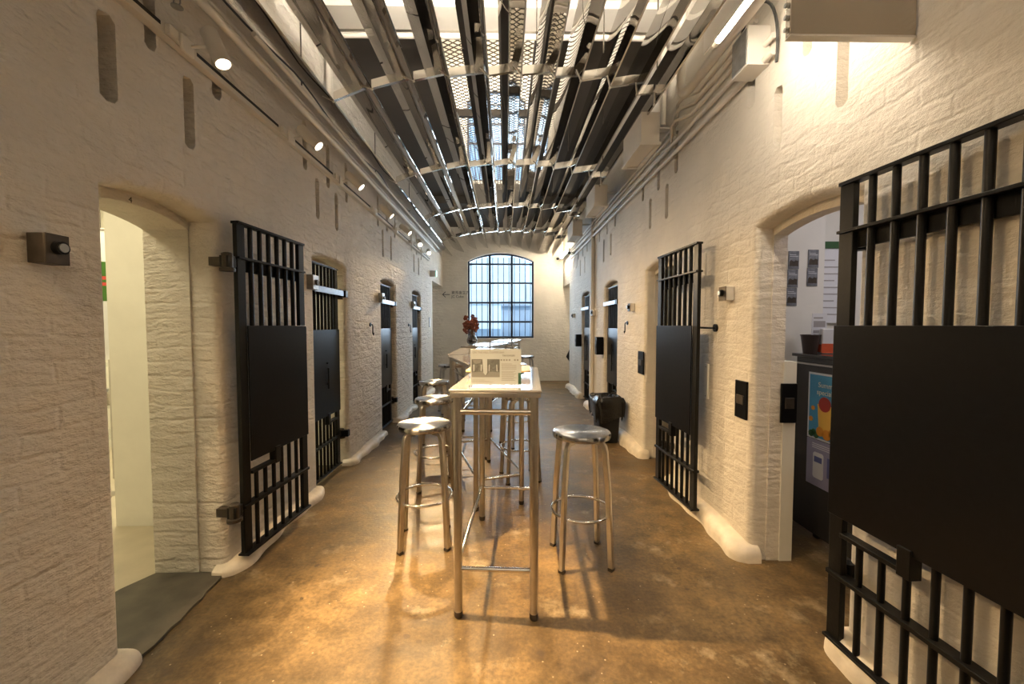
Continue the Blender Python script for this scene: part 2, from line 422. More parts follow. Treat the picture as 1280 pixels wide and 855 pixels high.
# plinths of painted mortar
def plinth(name, xf, sgn, doors, last, ph=1.0):
    b = MB(); ys = [-3.2] + [v for d in doors for v in d] + [last]
    for i in range(0, len(ys), 2):
        a, c = ys[i], ys[i + 1]
        if c - a < .05: continue
        n = max(12, int((c - a) / .02)); prof_n = 7
        rows = []
        for j in range(n + 1):
            yy = a - .04 + (c - a + .08) * j / n
            e = min(1, min(yy - a + .04, c + .04 - yy) / .10); e = math.sqrt(max(0, 1 - (1 - e) ** 2))
            w = (.060 + .025 * ph + .012 * math.sin(yy * 9) + .008 * math.sin(yy * 23 + 1)) * (.25 + .75 * e); h = (.105 + .012 * math.sin(yy * 7 + 2)) * ph * (.5 + .5 * e)
            row = []
            for q in range(prof_n):
                t = q / (prof_n - 1) * PI / 2
                row.append(b.bm.verts.new((xf - sgn * w * math.cos(t) ** .7, yy, h * math.sin(t) ** .8)))
            row.append(b.bm.verts.new((xf + sgn * .05, yy, h))); row.append(b.bm.verts.new((xf + sgn * .05, yy, -.02))); row.append(b.bm.verts.new((xf - sgn * w, yy, -.02)))
            rows.append(row)
        m = len(rows[0])
        for r0, r1 in zip(rows, rows[1:]):
            for q in range(m):
                b.bm.faces.new((r0[q], r0[(q + 1) % m], r1[(q + 1) % m], r1[q]))
        b.bm.faces.new(rows[0]); b.bm.faces.new(list(reversed(rows[-1])))
    return struct(b.build(name, M['plinth'], smooth=50))
plinth('baseboard_left', LX, -1, LD, 8.2, .58)
plinth('baseboard_right', RX, 1, RD, 8.58)

# cells behind the walls
b = MB()
b.box(-4.5, -4.3, .2, 8.24, 0, 2.6)
for y in (.3, 4.35, 6.05, 8.0): b.box(-4.3, LX - .37, y, y + .22, 0, 2.6)
b.box(-2.56, LX - .37, 2.62, 2.86, 0, 2.6); b.box(-4.3, -3.9, 2.62, 2.86, 0, 2.6); b.box(-3.9, -2.56, 2.62, 2.86, 2.2, 2.6)
struct(b.build('wall_cells_left', M['cellwall'], smooth=None))
struct(MB().box(-4.5, LX - .37, .2, 8.24, 2.6, 2.75).build('ceiling_cells_left', M['cellwall'], smooth=None))
b = MB()
b.box(4.2, 4.4, .2, 8.6, 0, 2.6)
for y in (.4, 4.3, 6.0, 8.35): b.box(RX + .17, 4.2, y, y + .22, 0, 2.6)
b.box(RX + .17, 2.18, 2.72, 2.95, 0, 2.6); b.box(RX + .165, RX + .235, 2.185, 2.40, 0, 1.13); b.box(3.1, 4.2, 2.72, 2.95, 0, 2.6)
struct(b.build('wall_cells_right', M['cellwall'], smooth=None))
struct(MB().box(RX + .17, 4.4, .2, 8.6, 2.6, 2.75).build('ceiling_cells_right', M['cellwall'], smooth=None))
# passages at the far end
struct(MB().box(-3.4, LX - .37, 8.0, 8.24, 0, 2.75).box(-3.5, -3.3, 8.24, 9.6, 0, 2.75).build('wall_passage_left', M['cellwall'], smooth=None))
struct(MB().box(RX + .17, 3.4, 8.42, 8.62, 0, 2.75).box(3.2, 3.4, 8.62, 9.6, 0, 2.75).build('wall_passage_right', M['cellwall'], smooth=None))
struct(MB().box(-3.5, LX - .37, 8.24, 9.6, 2.6, 2.75).box(RX + .17, 3.4, 8.62, 9.6, 2.6, 2.75).build('ceiling_passage', M['cellwall'], smooth=None))
# cell floor and worn stone threshold at the first left doorway
struct(MB().box(-4.3, -1.78, .52, 4.35, -.01, .012).build('floor_cell', M['cellfloor'], smooth=None))
b = MB(); pts = [(-1.86, 1.45), (-1.46, 1.45)]
for k in range(14): pts.append((-1.452 - .05 * (k / 13) ** 2 + .005 * math.sin(k * 2.3), 1.47 + k * .049))
pts += [(-1.86, 2.12), (-1.93, 1.98), (-1.95, 1.8), (-1.91, 1.6)]
struct(b.prism(pts, -.01, .013, 'z').build('floor_threshold', M['slate'], smooth=None))
text('4', .035, 'trim_mark', M['iron'], None, (LX - .1395, 1.79, ZP - .042), (PI / 2, 0, PI / 2))
struct(bpy.data.objects['trim_mark'], 'small dark figure 4 pencilled above the first left doorway')

# ------------------------------------------------------------------ window
def window(name, x0, x1, z0, zs, zp, y, rows, cols=3):
    w = bpy.data.objects.new(name, None); COL.objects.link(w); w.location = (0, 0, 0); w['kind'] = 'structure'; w['category'] = 'window'
    b = MB(); outer = arch_poly(x0, x1, zs, zp, z0); t = .045
    inner = arch_poly(x0 + t, x1 - t, zs, zp - t, z0 + t)
    for i in range(len(outer)):
        j = (i + 1) % len(outer)
        vs = [b.bm.verts.new((p[0], yy, p[1])) for yy in (y, y + .05) for p in (outer[i], outer[j], inner[j], inner[i])]
        for f in ((0, 1, 2, 3), (7, 6, 5, 4), (0, 4, 5, 1), (3, 2, 6, 7)): b.bm.faces.new([vs[q] for q in f])
    b.build('window_frame', M['frame'], w, smooth=None)
    b = MB()
    for i in range(1, cols):
        x = x0 + (x1 - x0) * i / cols; b.box(x - .026, x + .026, y, y + .045, z0, zs + (zp - zs) * .85)
    for z in rows: b.box(x0, x1, y + .002, y + .047, z - .022, z + .022)
    b.build('muntins', M['frame'], w, smooth=None)
    b = MB(); n = 12
    for i in range(n):
        x = x0 + (x1 - x0) * (i + .5) / n; b.cyl((x, y + .16, z0), (x, y + .16, zs + .12), .010, 8)
    b.build('security_bars', M['frame'], w)
    MB().prism(arch_poly(x0 + .01, x1 - .01, zs, zp - .01, z0 + .01), y + .02, y + .024, 'y').build('pane', M['glass'], w, smooth=None)
    return w
window('window_1', WX0, WX1, WZ0, WS, WP, 9.68, (1.42, 1.88, 2.35, 2.80))
window('window_2', WX0, WX1 - .2, 4.75, 6.6, 6.85, 9.68, (5.2, 5.65, 6.1, 6.55))
struct(MB().prism([(WX0 - .02, WZ0 - .03), (WX1 + .02, WZ0 - .03), (WX1 + .02, WZ0), (WX0 - .02, WZ0)], 9.585, 9.72, 'y').build('trim_windowsill', M['plaster'], smooth=None))

# outside
def outside(name, mb, mat, label, cat):
    o = mb.build(name, mat, smooth=None); tag(o, label, cat); o['kind'] = 'structure'
outside('exterior_ground', MB().box(-30, 30, 9.96, 45, -2.2, -2.0), M['out_l'], 'pale ground beyond the end window', 'ground')
outside('exterior_building', MB().box(-9, 1.2, 24, 30, -2, 5.4).box(-9, 1.2, 23.8, 24, 2.7, 2.95).box(1.4, 10, 27, 32, -2, 4.2).box(1.4, 10, 26.7, 27, 1.5, 1.8), M['out_l'], 'pale buildings seen through the end window', 'building')
outside('exterior_retaining_wall', MB().box(-10, -.2, 16, 16.4, -2, 1.2).box(-.2, 10, 18, 18.5, -2, 2.3).box(-.2, 10, 17.8, 18, 2.2, 2.4), M['out_d'], 'grey stone terrace walls seen through the end window', 'wall')
b = MB()
for i in range(14): b.sphere((random.uniform(-1.9, .2), random.uniform(15, 15.7), random.uniform(-1, .6)), random.uniform(.3, .55), 8, 6)
outside('exterior_foliage', b, M['out_g'], 'pale green bushes below the end window outside', 'bushes')

# ------------------------------------------------------------------ mirrored louvre ceiling
FS = [-.769, -.5676, -.378, -.2295, -.071, .0614, .1966, .3057, .437, .5676, .672]
FH = [1.62, 1.71, 1.77, 1.80, 1.81, 1.82, 1.81, 1.785, 1.74, 1.69, 1.62]
FA = [58, 68, 60, 50, 42, 35, 27, 18, 8, 1, -6]
BR = [1.36, 2.98, 4.63, 6.24, 7.86]
FD = .28; FY0, FY1 = .1, 9.42
louv = thing('mirrored_ceiling_louver', (0, 0, 0), 0, 'arched ceiling of long mirror polished steel fins hanging over the corridor', 'ceiling louver')
fins = []
for s, h, a in zip(FS, FH, FA):
    a = R(a); P = Vector((s * h, 1.33 + h)); U = Vector((-math.sin(a), math.cos(a))); Nn = Vector((math.cos(a), math.sin(a)))
    fins.append((P, U, Nn))
    front = []; n = 6
    for i in range(n + 1):
        t = i / n; front.append(P + U * (FD * t) - Nn * (.014 * math.sin(PI * t)))
    back = [p + Nn * .004 for p in reversed(front)]
    lip = [P + Nn * .011 + U * .003, P + Nn * .011 - U * .001, P - U * .001]
    poly = [(p.x, p.y) for p in front] + [(p.x, p.y) for p in back[:-1]] + [(p.x, p.y) for p in [P + Nn * .004 + U * .004]] + [(p.x, p.y) for p in lip[:2]]
    f = MB().prism(poly, FY0, FY1, 'y').build('fin', M['mirror'], louv, smooth=30)
    for y in BR:
        b = MB(); q = P + U * .075 - Nn * .012; r = P - Nn * .004 - U * .012
        b.cyl((q.x, y - .012, q.y), (r.x, y - .012, r.y), .0035, 6); b.sphere((r.x, y - .012, r.y), .009, 10, 6)
        b.build('pin', M['pin'], f)
for y in BR:
    for (P, U, Nn), (P2, U2, N2) in zip(fins, fins[1:]):
        A = P + Nn * .005; B = P2 + U2 * (FD * .28) - N2 * .014
        if (B.y - A.y) > .04: B = P2 + U2 * .04 - N2 * .006
        poly = [(A.x, A.y), (B.x, B.y), (B.x, B.y + .062), (A.x, A.y + .062)]
        b = MB().prism(poly, y, y + .003, 'y')
        b.prism([(A.x, A.y), (B.x, B.y), (B.x, B.y + .003), (A.x, A.y + .003)], y - .002, y + .022, 'y')
        b.build('brace_strip', M['brace'], louv, smooth=None)
for y in BR[1:]:
    for i in (0, 2, 4, 6, 8, 10):
        P, U, Nn = fins[i]; t = P + U * FD
        if VX0 - .02 < t.x < VX1 + .02 and y > 3.4:
            t2 = Vector((VX0 + .025 if t.x < -.2 else VX1 - .025, SL - .03))
        else: t2 = Vector((t.x, SL + .02))
        MB().cyl((t.x, y + .03, t.y - .02), (t2.x, y + .03, t2.y), .005, 6).build('hanger_rod', M['iron'], louv)

# ------------------------------------------------------------------ track lighting
b = MB()
tr = thing('lighting_track', (LX, 0, 2.60), 0, 'grey lighting track running the length of the left wall', 'lighting track')
MB().box(.0, .04, -.6, 7.8, -.022, .022).build('channel', M['duct'], tr, bevel=.002)
b = MB(); ly = [.23, 1.08, 1.94, 2.82, 3.63, 4.57, 5.43, 6.29, 7.05]
seg = [-.6] + [v for y in ly for v in (y - .17, y + .02)] + [7.8]
for a, c in zip(seg[0::2], seg[1::2]): b.box(.026, .0415, a + .01, c, .004, .020)
b.build('slot', M['dark'], tr, smooth=None)
ordn = ['first', 'second', 'third', 'fourth', 'fifth', 'sixth', 'seventh', 'eighth', 'ninth']
def spotlight(y, i, tilt, yaw, power, size, blend):
    if i < 2: lab = 'white track spotlight out of view above the camera, %s' % ('at the track end' if i == 0 else 'before the first in view')
    else: lab = 'white cylindrical track spotlight with glowing lens, %s along the left rail in view' % ordn[i - 2]
    t = thing('track_spotlight', (LX + .04, y, 2.60), 0, lab, 'spotlight', 'spotlights along the left track')
    MB().box(.0, .022, -.15, -.02, -.018, .024).box(.022, .035, -.10, -.03, -.05, .02).build('adapter', M['white'], t, bevel=.003)
    pv = Vector((.125, -.02, .01))
    MB().cyl((.03, -.045, -.005), (.105, -.03, .01), .007, 8).build('stem', M['white'], t)
    d = Vector((math.sin(tilt) * math.cos(yaw), math.sin(tilt) * math.sin(yaw), -math.cos(tilt)))
    q = d.to_track_quat('Z', 'Y').to_euler()
    MB().lathe([(0, -.085), (.030, -.085), (.036, -.078), (.036, .085), (.031, .085), (.031, .074), (0, .074)], 24).build('lamp_body', M['white'], t, loc=pv, rot=q)
    MB().lathe([(0, .078), (.030, .078), (.030, .0755), (0, .0755)], 20).build('lens', M['lens'], t, loc=pv, rot=q)
    L = bpy.data.lights.new('spot', 'SPOT'); L.energy = power; L.spot_size = R(size); L.spot_blend = blend; L.shadow_soft_size = .018; L.color = (1, .68, .34)
    lo = bpy.data.objects.new('spot_lamp', L); COL.objects.link(lo); lo.parent = t
    lo.location = pv + d * .095; lo.rotation_euler = d.to_track_quat('-Z', 'Y').to_euler()
SPOTAIM = [((-.2, 2.4, .2), 270, 62), ((.9, 1.15, .8), 70, 80), ((-.15, 1.80, 0), 1350, 47), ((.9, 3.0, .5), 115, 88), ((.9, 3.9, .5), 120, 88),
           ((.9, 4.9, .5), 95, 88), ((1.0, 5.0, .6), 80, 88), ((.4, 2.3, 0), 420, 56), ((.15, 1.8, 0), 560, 52)]
for i, (y, (aim, pw, sz)) in enumerate(zip(ly, SPOTAIM)):
    d = Vector(aim) - Vector((LX + .165, y - .02, 2.61)); d.normalize()
    spotlight(y, i, math.acos(-d.z), math.atan2(d.y, d.x), pw, sz, .9)

# ------------------------------------------------------------------ conduits, tubes, boxes up on the walls
def pipe(name, pts, r, mat, label, cat='pipe', group=None, n=10):
    o = MB().tube(pts, r, n).build(name, mat); return tag(o, label, cat, group)
pipe('pipe', [(LX + .10, -1, 2.82), (LX + .10, 8.1, 2.82)], .022, M['pipe'], 'thick white pipe along the left wall just above the lighting track', 'pipe')
pipe('conduit', [(LX + .04, -1, 2.93), (LX + .04, 8.1, 2.93)], .012, M['pipe'], 'thin white conduit on the left wall above the thick pipe', 'conduit', 'left wall conduits')
pipe('conduit', [(LX + .17, 2.2, 2.87), (LX + .17, 8.1, 2.87)], .014, M['duct'], 'thin white conduit on the left standing off the wall behind the thick pipe', 'conduit', 'left wall conduits')
pts = []
for i in range(60):
    y = 1.0 + i * .12; pts.append((LX + .125 + .012 * math.sin(i * .5), y, 2.972 - .045 * abs(math.sin(i * .22))))
pipe('cable', pts, .006, M['ink'], 'black cable sagging in loops above the left wall pipes', 'cable', n=6)
b = thing('fire_sprinkler', (LX + .12, 1.76, 2.80), 0, 'white pendant fire sprinkler hanging below the left wall pipe', 'sprinkler')
MB().lathe([(0, 0), (.02, 0), (.02, -.035), (.014, -.04), (.014, -.07), (.018, -.072), (.018, -.09), (.008, -.095), (0, -.095)], 14).build('body', M['white'], b)
MB().tube([(-.012, 0, -.09), (-.014, 0, -.115), (-.004, 0, -.13)], .003, 6).tube([(.012, 0, -.09), (.014, 0, -.115), (.004, 0, -.13)], .003, 6).lathe([(0, -.128), (.022, -.130), (.022, -.133), (0, -.134)], 14).build('deflector', M['galv'], b)

pipe('pipe', [(RX - .16, .2, 2.90), (RX - .16, 2.72, 2.90), (RX - .16, 2.80, 2.93), (RX - .16, 2.83, 3.0), (RX - .16, 2.83, 3.70)], .03, M['pipe'], 'thick white pipe along the right wall top beside the fluorescent tube', 'pipe')
for i, (z, r) in enumerate(((2.97, .013), (2.915, .013), (2.86, .013), (2.79, .015), (2.71, .017))):
    if i < 3: pts = [(RX - .03, 2.2, z), (RX - .03, 2.85 + .05 * i, z), (RX - .09, 2.97 + .05 * i, z + .02), (RX - .09, 3.05 + .05 * i, z + .02), (RX - .03, 3.2 + .05 * i, z - .05), (RX - .03, 8.3, z - .05)]
    else: pts = [(RX - .03, 2.05, z), (RX - .03, 8.3, z)]
    pipe('conduit', pts, r, M['pipe'], ['uppermost of the five white conduits leaving the grey junction box', 'second highest white conduit leaving the grey junction box', 'middle white conduit of the five on the right wall', 'second lowest white conduit of the five on the right wall', 'lowest and thickest of the five white conduits on the right wall'][i], 'conduit', 'right wall conduits')
jb = thing('junction_box', (RX, 2.12, 2.80), 0, 'white junction box with grey metal door high on the right wall', 'junction box')
MB().box(-.12, 0, .0, .15, -.11, .09).build('housing', M['white'], jb, bevel=.004)
MB().box(-.124, -.118, .01, .14, -.10, .08).build('door', M['galv'], jb, bevel=.001)
pts = []
for k in range(17):
    t_ = k / 16; A_, B_, C_, D_ = Vector((RX - .10, 2.22, 2.89)), Vector((RX - .09, 2.16, 3.06)), Vector((RX - .03, 1.98, 3.04)), Vector((RX - .012, 2.055, 2.66))
    pts.append(A_ * (1 - t_) ** 3 + B_ * 3 * t_ * (1 - t_) ** 2 + C_ * 3 * t_ * t_ * (1 - t_) + D_ * t_ ** 3)
pipe('cable', pts, .007, M['ink'], 'black cable looping over the junction box on the right wall', 'cable', n=8)
ft = thing('fluorescent_batten', (1.0, 1.62, 2.67), 0, 'bright fluorescent tube light along the top of the right wall', 'tube light')
MB().box(-.050, .045, -.34, .34, .028, .055).box(-.050, -.045, -.34, .34, -.045, .03).build('reflector', M['white'], ft, bevel=.001)  # corridor-side plate added to keep the tube's light off the left wall
MB().cyl((0, -.30, 0), (0, .30, 0), .014, 12).build('tube', M['tube'], ft)
MB().cyl((0, -.33, 0), (0, -.30, 0), .016, 12).cyl((0, .30, 0), (0, .33, 0), .016, 12).build('end_cap', M['white'], ft)
for y in (-.16, .26): MB().box(.03, .038, y - .01, y + .01, .05, SL - 2.67).build('bracket', M['white'], ft)
ft2 = thing('fluorescent_batten', (RX - .10, 8.85, 2.90), 0, 'far fluorescent tube light glowing above the right passage', 'tube light')
MB().box(.02, .06, -.5, .5, -.03, .03).box(.06, .10, -.3, .3, -.01, .01).build('batten', M['white'], ft2, bevel=.004)
MB().cyl((0, -.46, 0), (0, .46, 0), .014, 12).build('tube', M['fartube'], ft2)
ul = thing('added_uplight', (0, 2.40, 3.44), 0, 'unseen lamp trough added above the mirrored fins to brighten the white ceiling', 'lamp')  # added light source, out of frame, to brighten the near ceiling
MB().box(-1.0, 1.0, -.08, .08, -.03, 0).box(-1.0, 1.0, -.085, -.07, -.03, .012).box(-1.0, 1.0, .07, .085, -.03, .012).build('tray', M['white'], ul)
MB().cyl((-.95, 0, .025), (.95, 0, .025), .014, 12).build('tube', M['uptube'], ul)
for x in (-.8, .8): MB().cyl((x, .078, .0), (x, .078, SL - 3.44), .004, 6).build('hanger_rod', M['iron'], ul)
u2 = copy_tree(ul); u2.location = (0, -.7, 3.44); u2['label'] = 'long lamp trough lighting the white ceiling behind the camera, out of view'  # second added trough, fills the upper walls by way of the ceiling
# two conduits crossing below the beam and turning down at the walls
for i, (z, y) in enumerate(((SL - .075, 3.395), (SL - .02, 3.42))):
    pts = [(LX + .05, y, 3.2)] + [(LX + .05 + .10 * (1 - math.cos(t)), y, z - .10 + .10 * math.sin(t)) for t in (0, .4, .8, 1.2, 1.57)]
    pts += [(RX - .06 - .10 * (1 - math.cos(t)), y, z - .10 + .10 * math.sin(t)) for t in (1.57, 1.2, .8, .4, 0)] + [(RX - .06, y, 3.0)]
    pipe('conduit', pts, .022, M['pipe'], ['lower white conduit crossing under the white ceiling beam', 'upper white conduit crossing under the white ceiling beam'][i], 'conduit', 'conduits crossing the ceiling')

def duct(y0, y1, x0, x1, z0, label):
    t = thing('ventilation_box', ((x0 + x1) / 2, (y0 + y1) / 2, z0), 0, label, 'ventilation box', 'white ventilation boxes')
    w, l = (x1 - x0) / 2, (y1 - y0) / 2
    MB().box(-w, w, -l, l, .025, .255).build('housing', M['duct'], t, bevel=.004)
    b = MB(); e = .026
    b.box(-w - .01, w + .01, -l - .01, -l + e, 0, .025).box(-w - .01, w + .01, l - e, l + .01, 0, .025).box(-w - .01, -w + e, -l + e, l - e, 0, .025).box(w - e, w + .01, -l + e, l - e, 0, .025)
    b.build('rim', M['duct'], t, bevel=.003)
    MB().box(-w + e, w - e, -l + e, l - e, .010, .025).build('panel', M['duct'], t)
    MB().box(w, RX - (x0 + x1) / 2, -.03, .03, .225, .24).build('bracket', M['duct'], t)
duct(3.13, 3.60, 1.045, 1.19, 2.72, 'white ventilation box nearest the camera, high on the right wall')
duct(4.72, 5.20, 1.04, 1.19, 2.72, 'second white ventilation box along the right wall top')
duct(6.25, 6.75, 1.04, 1.19, 2.72, 'farthest white ventilation box near the end wall')

# hanging steel panel top right
hp = thing('hanging_sign_panel', (0, 1.37, 2.30), 0, 'plain brushed steel sign panel projecting from the right wall at top', 'sign panel')
MB().box(.948, 1.374, -.012, .012, 0, .40).build('plate', M['panel'], hp, bevel=.002)
MB().box(.948, 1.374, -.014, .014, -.006, 0).build('edge_trim', M['pin'], hp)
for k in range(6): MB().cyl((.948, 0, .02 + .04 * k), (.936, 0, .02 + .04 * k), .007, 8).build('bolt', M['galv'], hp)
# cameras at the end wall
def dome(loc, label):
    t = thing('security_camera', loc, 0, label, 'camera')
    MB().lathe([(0, 0), (.05, 0), (.05, .03), (.035, .035), (0, .035)], 18).build('mount', M['white'], t, rot=(PI / 2, 0, 0))
    MB().sphere((0, -.045, 0), .035, 14, 10).build('dome', M['dark'], t)
dome((1.24, 9.6, 2.92), 'round dome camera on the end wall right of the window')
t = thing('security_camera', (RX, 8.0, 2.78), 0, 'bullet camera with hanging cable on the right wall near the passage', 'camera')
MB().box(-.05, 0, -.03, .03, -.03, .03).cyl((-.05, 0, 0), (-.10, -.02, .0), .012, 8).build('mount', M['white'], t)
MB().cyl((-.10, .05, .0), (-.13, -.12, -.03), .035, 14).build('body', M['white'], t)
MB().cyl((-.13, -.12, -.03), (-.131, -.125, -.031), .028, 14).build('lens', M['dark'], t)
MB().tube([(-.02, .02, -.03), (-.02, .02, -.2), (-.02, -.06, -.32), (-.015, -.25, -.34), (-.01, -.35, -.22), (-.01, -.4, -.05)], .005, 6).build('cable', M['pipe'], t)
# exit sign
t = thing('exit_sign', (LX + .10, 8.02, 2.36), 0, 'small lit green exit sign edge-on above the left passage', 'exit sign')
MB().box(-.10, .02, -.015, .015, -.06, .06).build('housing', M['white'], t)
MB().box(.0201, .028, -.014, .014, -.055, .055).build('lit_edge', M['exit'], t)

# ------------------------------------------------------------------ barred gates
def gate(name, loc, rz, w, label, uncovered, hinge, closed=False, hatch='start', strapcol='strap', behind=False):
    """local x runs along the gate, -y faces the corridor"""
    g = thing(name, loc, rz, label, 'gate', 'black barred cell gates')
    K = M['blacksat']
    zb, zt = .085, 1.87; st = .058
    for x in (0, w - st): MB().box(x, x + st, -.012, .012, zb, zt).build('stile', K, g, bevel=.002)
    MB().box(0, w, -.022, .022, zt, zt + .014).build('top_rail', K, g, bevel=.002)
    MB().box(0, w, -.03, .03, zb - .012, zb).build('bottom_rail', K, g, bevel=.002)
    MB().box(st, w - st, .010, .024, 1.625, 1.692).box(0, w, -.024, .024, 1.686, 1.698).build('upper_rail', K, g, bevel=.0015)
    MB().box(0, w, -.024, .024, .335, .352).build('lower_rail', K, g, bevel=.0015)
    hs = (st, st + (w - 2 * st) * .44) if hatch == 'start' else (w - st - (w - 2 * st) * .44, w - st)
    MB().box(hs[0], hs[1], -.024, .016, .508, .524).build('hatch_rail', K, g, bevel=.0015)
    bx = hs[1] if hatch == 'start' else hs[0]
    MB().box(bx - .022, bx + .022, -.028, .016, .500, .60).build('hatch_bracket', K, g, bevel=.002)
    x0 = st * .98 if uncovered == 'start' else -.002; x1 = w - st * .98 if uncovered == 'end' else w + .002
    p = MB().box(x0, x1, -.020, -.0125, .580, 1.330).build('panel', M['black'], g, bevel=.0015)
    b = MB(); n = 6
    for k in range(n):
        x = st + (w - 2 * st) * (k + .75) / (n + .5)
        for (a, c) in ((1.33, zt),):
            MB().cyl((x, 0, a - .01), (x, 0, c + .004), .0125, 12).build('bar', K, g)
        c = .508 if hs[0] - .01 < x < hs[1] + .01 else .60
        MB().cyl((x, 0, zb - .004), (x, 0, c + .004), .0115, 12).build('bar', K, g)
    # hinges: strap, knuckle and wall block
    hx, sg = (0, -1) if hinge == 'start' else (w, 1)
    for z in (1.66, .345):
        if behind:
            h = MB().cyl((.028, .045, z - .04), (.028, .045, z + .04), .022, 14).box(.012, .044, .012, .05, z - .025, z + .025).build('hinge', K, g)
            MB().box(.016, .04, .05, .075 if loc[1] < 2 else .13, z - .022, z + .022).build('wall_block', M['iron'], h); continue
        h = MB().bar((hx, 0, z), (hx + sg * .05, 0, z), .016, .045, (0, 0, 1)).box(*sorted((hx + sg * .026, hx + sg * .078)), -.024 if not closed else -.075, .026, z - .030, z + .030).build('hinge', K, g, bevel=.003)
        MB().lathe([(0, -.05), (.036, -.05), (.036, -.034), (.026, -.03), (.026, .040), (.018, .046), (0, .046)], 16, (hx + sg * .055, 0, z)).build('pintle', M['iron'], h)
        MB().box(hx + sg * .055 - .02, hx + sg * .055 + .02, .02, .085 if not closed else .06, z - .022, z + .022).build('wall_block', M['iron'], h)
    if closed:
        s0, s1 = (-.03, w * .98) if hinge == 'end' else (w * .02, w + .03)
        MB().box(s0, s1, -.072, -.062, 1.635, 1.685).cyl((w * .3, -.062, 1.66), (w * .3, -.015, 1.66), .008, 8).cyl((w * .7, -.062, 1.66), (w * .7, -.015, 1.66), .008, 8).build('latch_strap', M[strapcol], g, bevel=.0015)
        MB().cyl((w * .5, -.02, .86), (w * .5, -.034, .86), .006, 8).cyl((w * .5, -.02, 1.04), (w * .5, -.034, 1.04), .006, 8).cyl((w * .5, -.034, .82 if loc[0] < 0 else .76), (w * .5, -.034, 1.0 if loc[0] < 0 else 1.12), .007, 8).build('slide_bolt', K, g)
    return g
def along(p, q):
    return math.atan2(q[1] - p[1], q[0] - p[0]), math.hypot(q[0] - p[0], q[1] - p[1])
a, w = along((-1.43, 2.155), (-1.385, 2.765))
gate('cell_gate', (-1.43, 2.155, 0), a, w, 'open black barred gate folded flat against the left wall', 'start', 'start')
for i, (y0, y1) in enumerate(LD[1:]):
    gate('cell_gate', (LX - .065, y0 + .03, -.035), PI / 2, y1 - y0 - .09, ['shut black barred gate in the second left doorway', 'shut black barred gate in the third left doorway', 'shut black barred gate in the farthest left doorway'][i], None, 'end', True, 'end')
    lb = thing('lock_box', (LX, y0 - .07, 1.66), 0, ['small grey lock box beside the second left doorway gate', 'small grey lock box beside the third left doorway gate', 'small grey lock box beside the farthest left doorway gate'][i], 'lock box', 'lock boxes beside the left gates')
    MB().box(0, .05, -.045, .045, -.055, .055).build('housing', M['galv'], lb, bevel=.003)
    MB().cyl((.05, .01, 0), (.062, .01, 0), .022, 14).build('lock_cylinder', M['iron'], lb)
a, w = along((1.320, 1.565), (1.350, .90))
gate('cell_gate', (1.320, 1.565, 0), a, w, 'large open black barred gate at the right edge, nearest the camera', 'end', 'start', behind=True)
a, w = along((1.25, 3.245), (1.283, 2.64))
gate('cell_gate', (1.25, 3.245, 0), a, w, 'open black barred gate against the right wall left of the coffee bar doorway', 'end', 'start', behind=True)
for i, (y0, y1) in enumerate(RD[2:]):
    gate('cell_gate', (RX + .06, y1 - .04, -.035), -PI / 2, y1 - y0 - .08, ['shut black barred gate in the third right doorway behind the bin', 'shut black barred gate in the farthest right doorway'][i], None, 'end', True, 'end')
# jamb reveals of the shut doorways are the wall itself

# wall gadgets
def gadget(x, y, z, s, label, l=.07, h=.095, dep=.055, m1='iron'):
    t = thing('gate_lock_box', (x, y, z), 0, label, 'lock box', 'lock boxes by the cell doorways')
    MB().box(*sorted((0, s * dep)), -l / 2, l / 2, -h / 2, h / 2).build('housing', M[m1], t, bevel=.003)
    MB().box(*sorted((s * dep, s * (dep + .004))), -l / 2, l / 2, -h / 2, h / 2).build('face_plate', M['iron'], t, bevel=.001)
    MB().cyl((s * dep, 0, .004), (s * (dep + .022), 0, .004), .021, 18).build('knob', M['black'], t)
    MB().cyl((s * (dep + .022), 0, .004), (s * (dep + .026), 0, .004), .014, 18).build('knob_face', M['galv'], t)
gadget(LX, 1.322, 1.575, 1, 'dark metal lock box with round knob left of the first left doorway')
for i, y in enumerate((2.44, 4.30, 6.15, 7.95)):
    gadget(RX, y, 1.525, -1, ['lock box with dark round knob on the wall left of the coffee bar doorway', 'lock box with round knob on the right wall beside the open second doorway', 'lock box with round knob on the right wall beside the third doorway', 'lock box with round knob farthest along the right wall'][i], .08, .085, .05, 'duct')
def keeper(x, y, s, l, label, dep=.012, name='latch_keeper', z0=.79, z1=1.01):
    t = thing(name, (x, y, z0), 0, label, 'latch plate', 'black latch plates by the right doorways')
    h = z1 - z0
    b = MB(); e = .012
    b.box(*sorted((0, s * dep)), -l / 2, l / 2, 0, h)
    b.build('plate', M['black'], t, bevel=.003)
    MB().box(*sorted((s * dep, s * (dep + .006))), -l * .3, l * .3, h * .38, h * .62).build('latch_slot', M['iron'], t, bevel=.002)
keeper(RX, 2.295, -1, .115, 'black latch plate on the wall just left of the coffee bar doorway')
t = thing('latch_keeper', (RX + .185, 2.185, .79), 0, 'black latch plate inside the jamb of the coffee bar doorway', 'latch plate', 'black latch plates by the right doorways')
MB().box(-.04, .05, -.012, .0, 0, .22).build('plate', M['black'], t, bevel=.003)
MB().box(-.02, .03, -.018, -.012, .08, .14).build('latch_slot', M['iron'], t, bevel=.002)
keeper(RX, 4.03, -1, .16, 'black latch plate on the wall beyond the open right gate', z0=.84, z1=1.07)
keeper(RX, 5.66, -1, .11, 'black latch box standing out at the third right doorway', .10, z0=.92, z1=1.17)
keeper(RX, 7.31, -1, .11, 'black latch box standing out at the farthest right doorway', .10, z0=.95, z1=1.17)
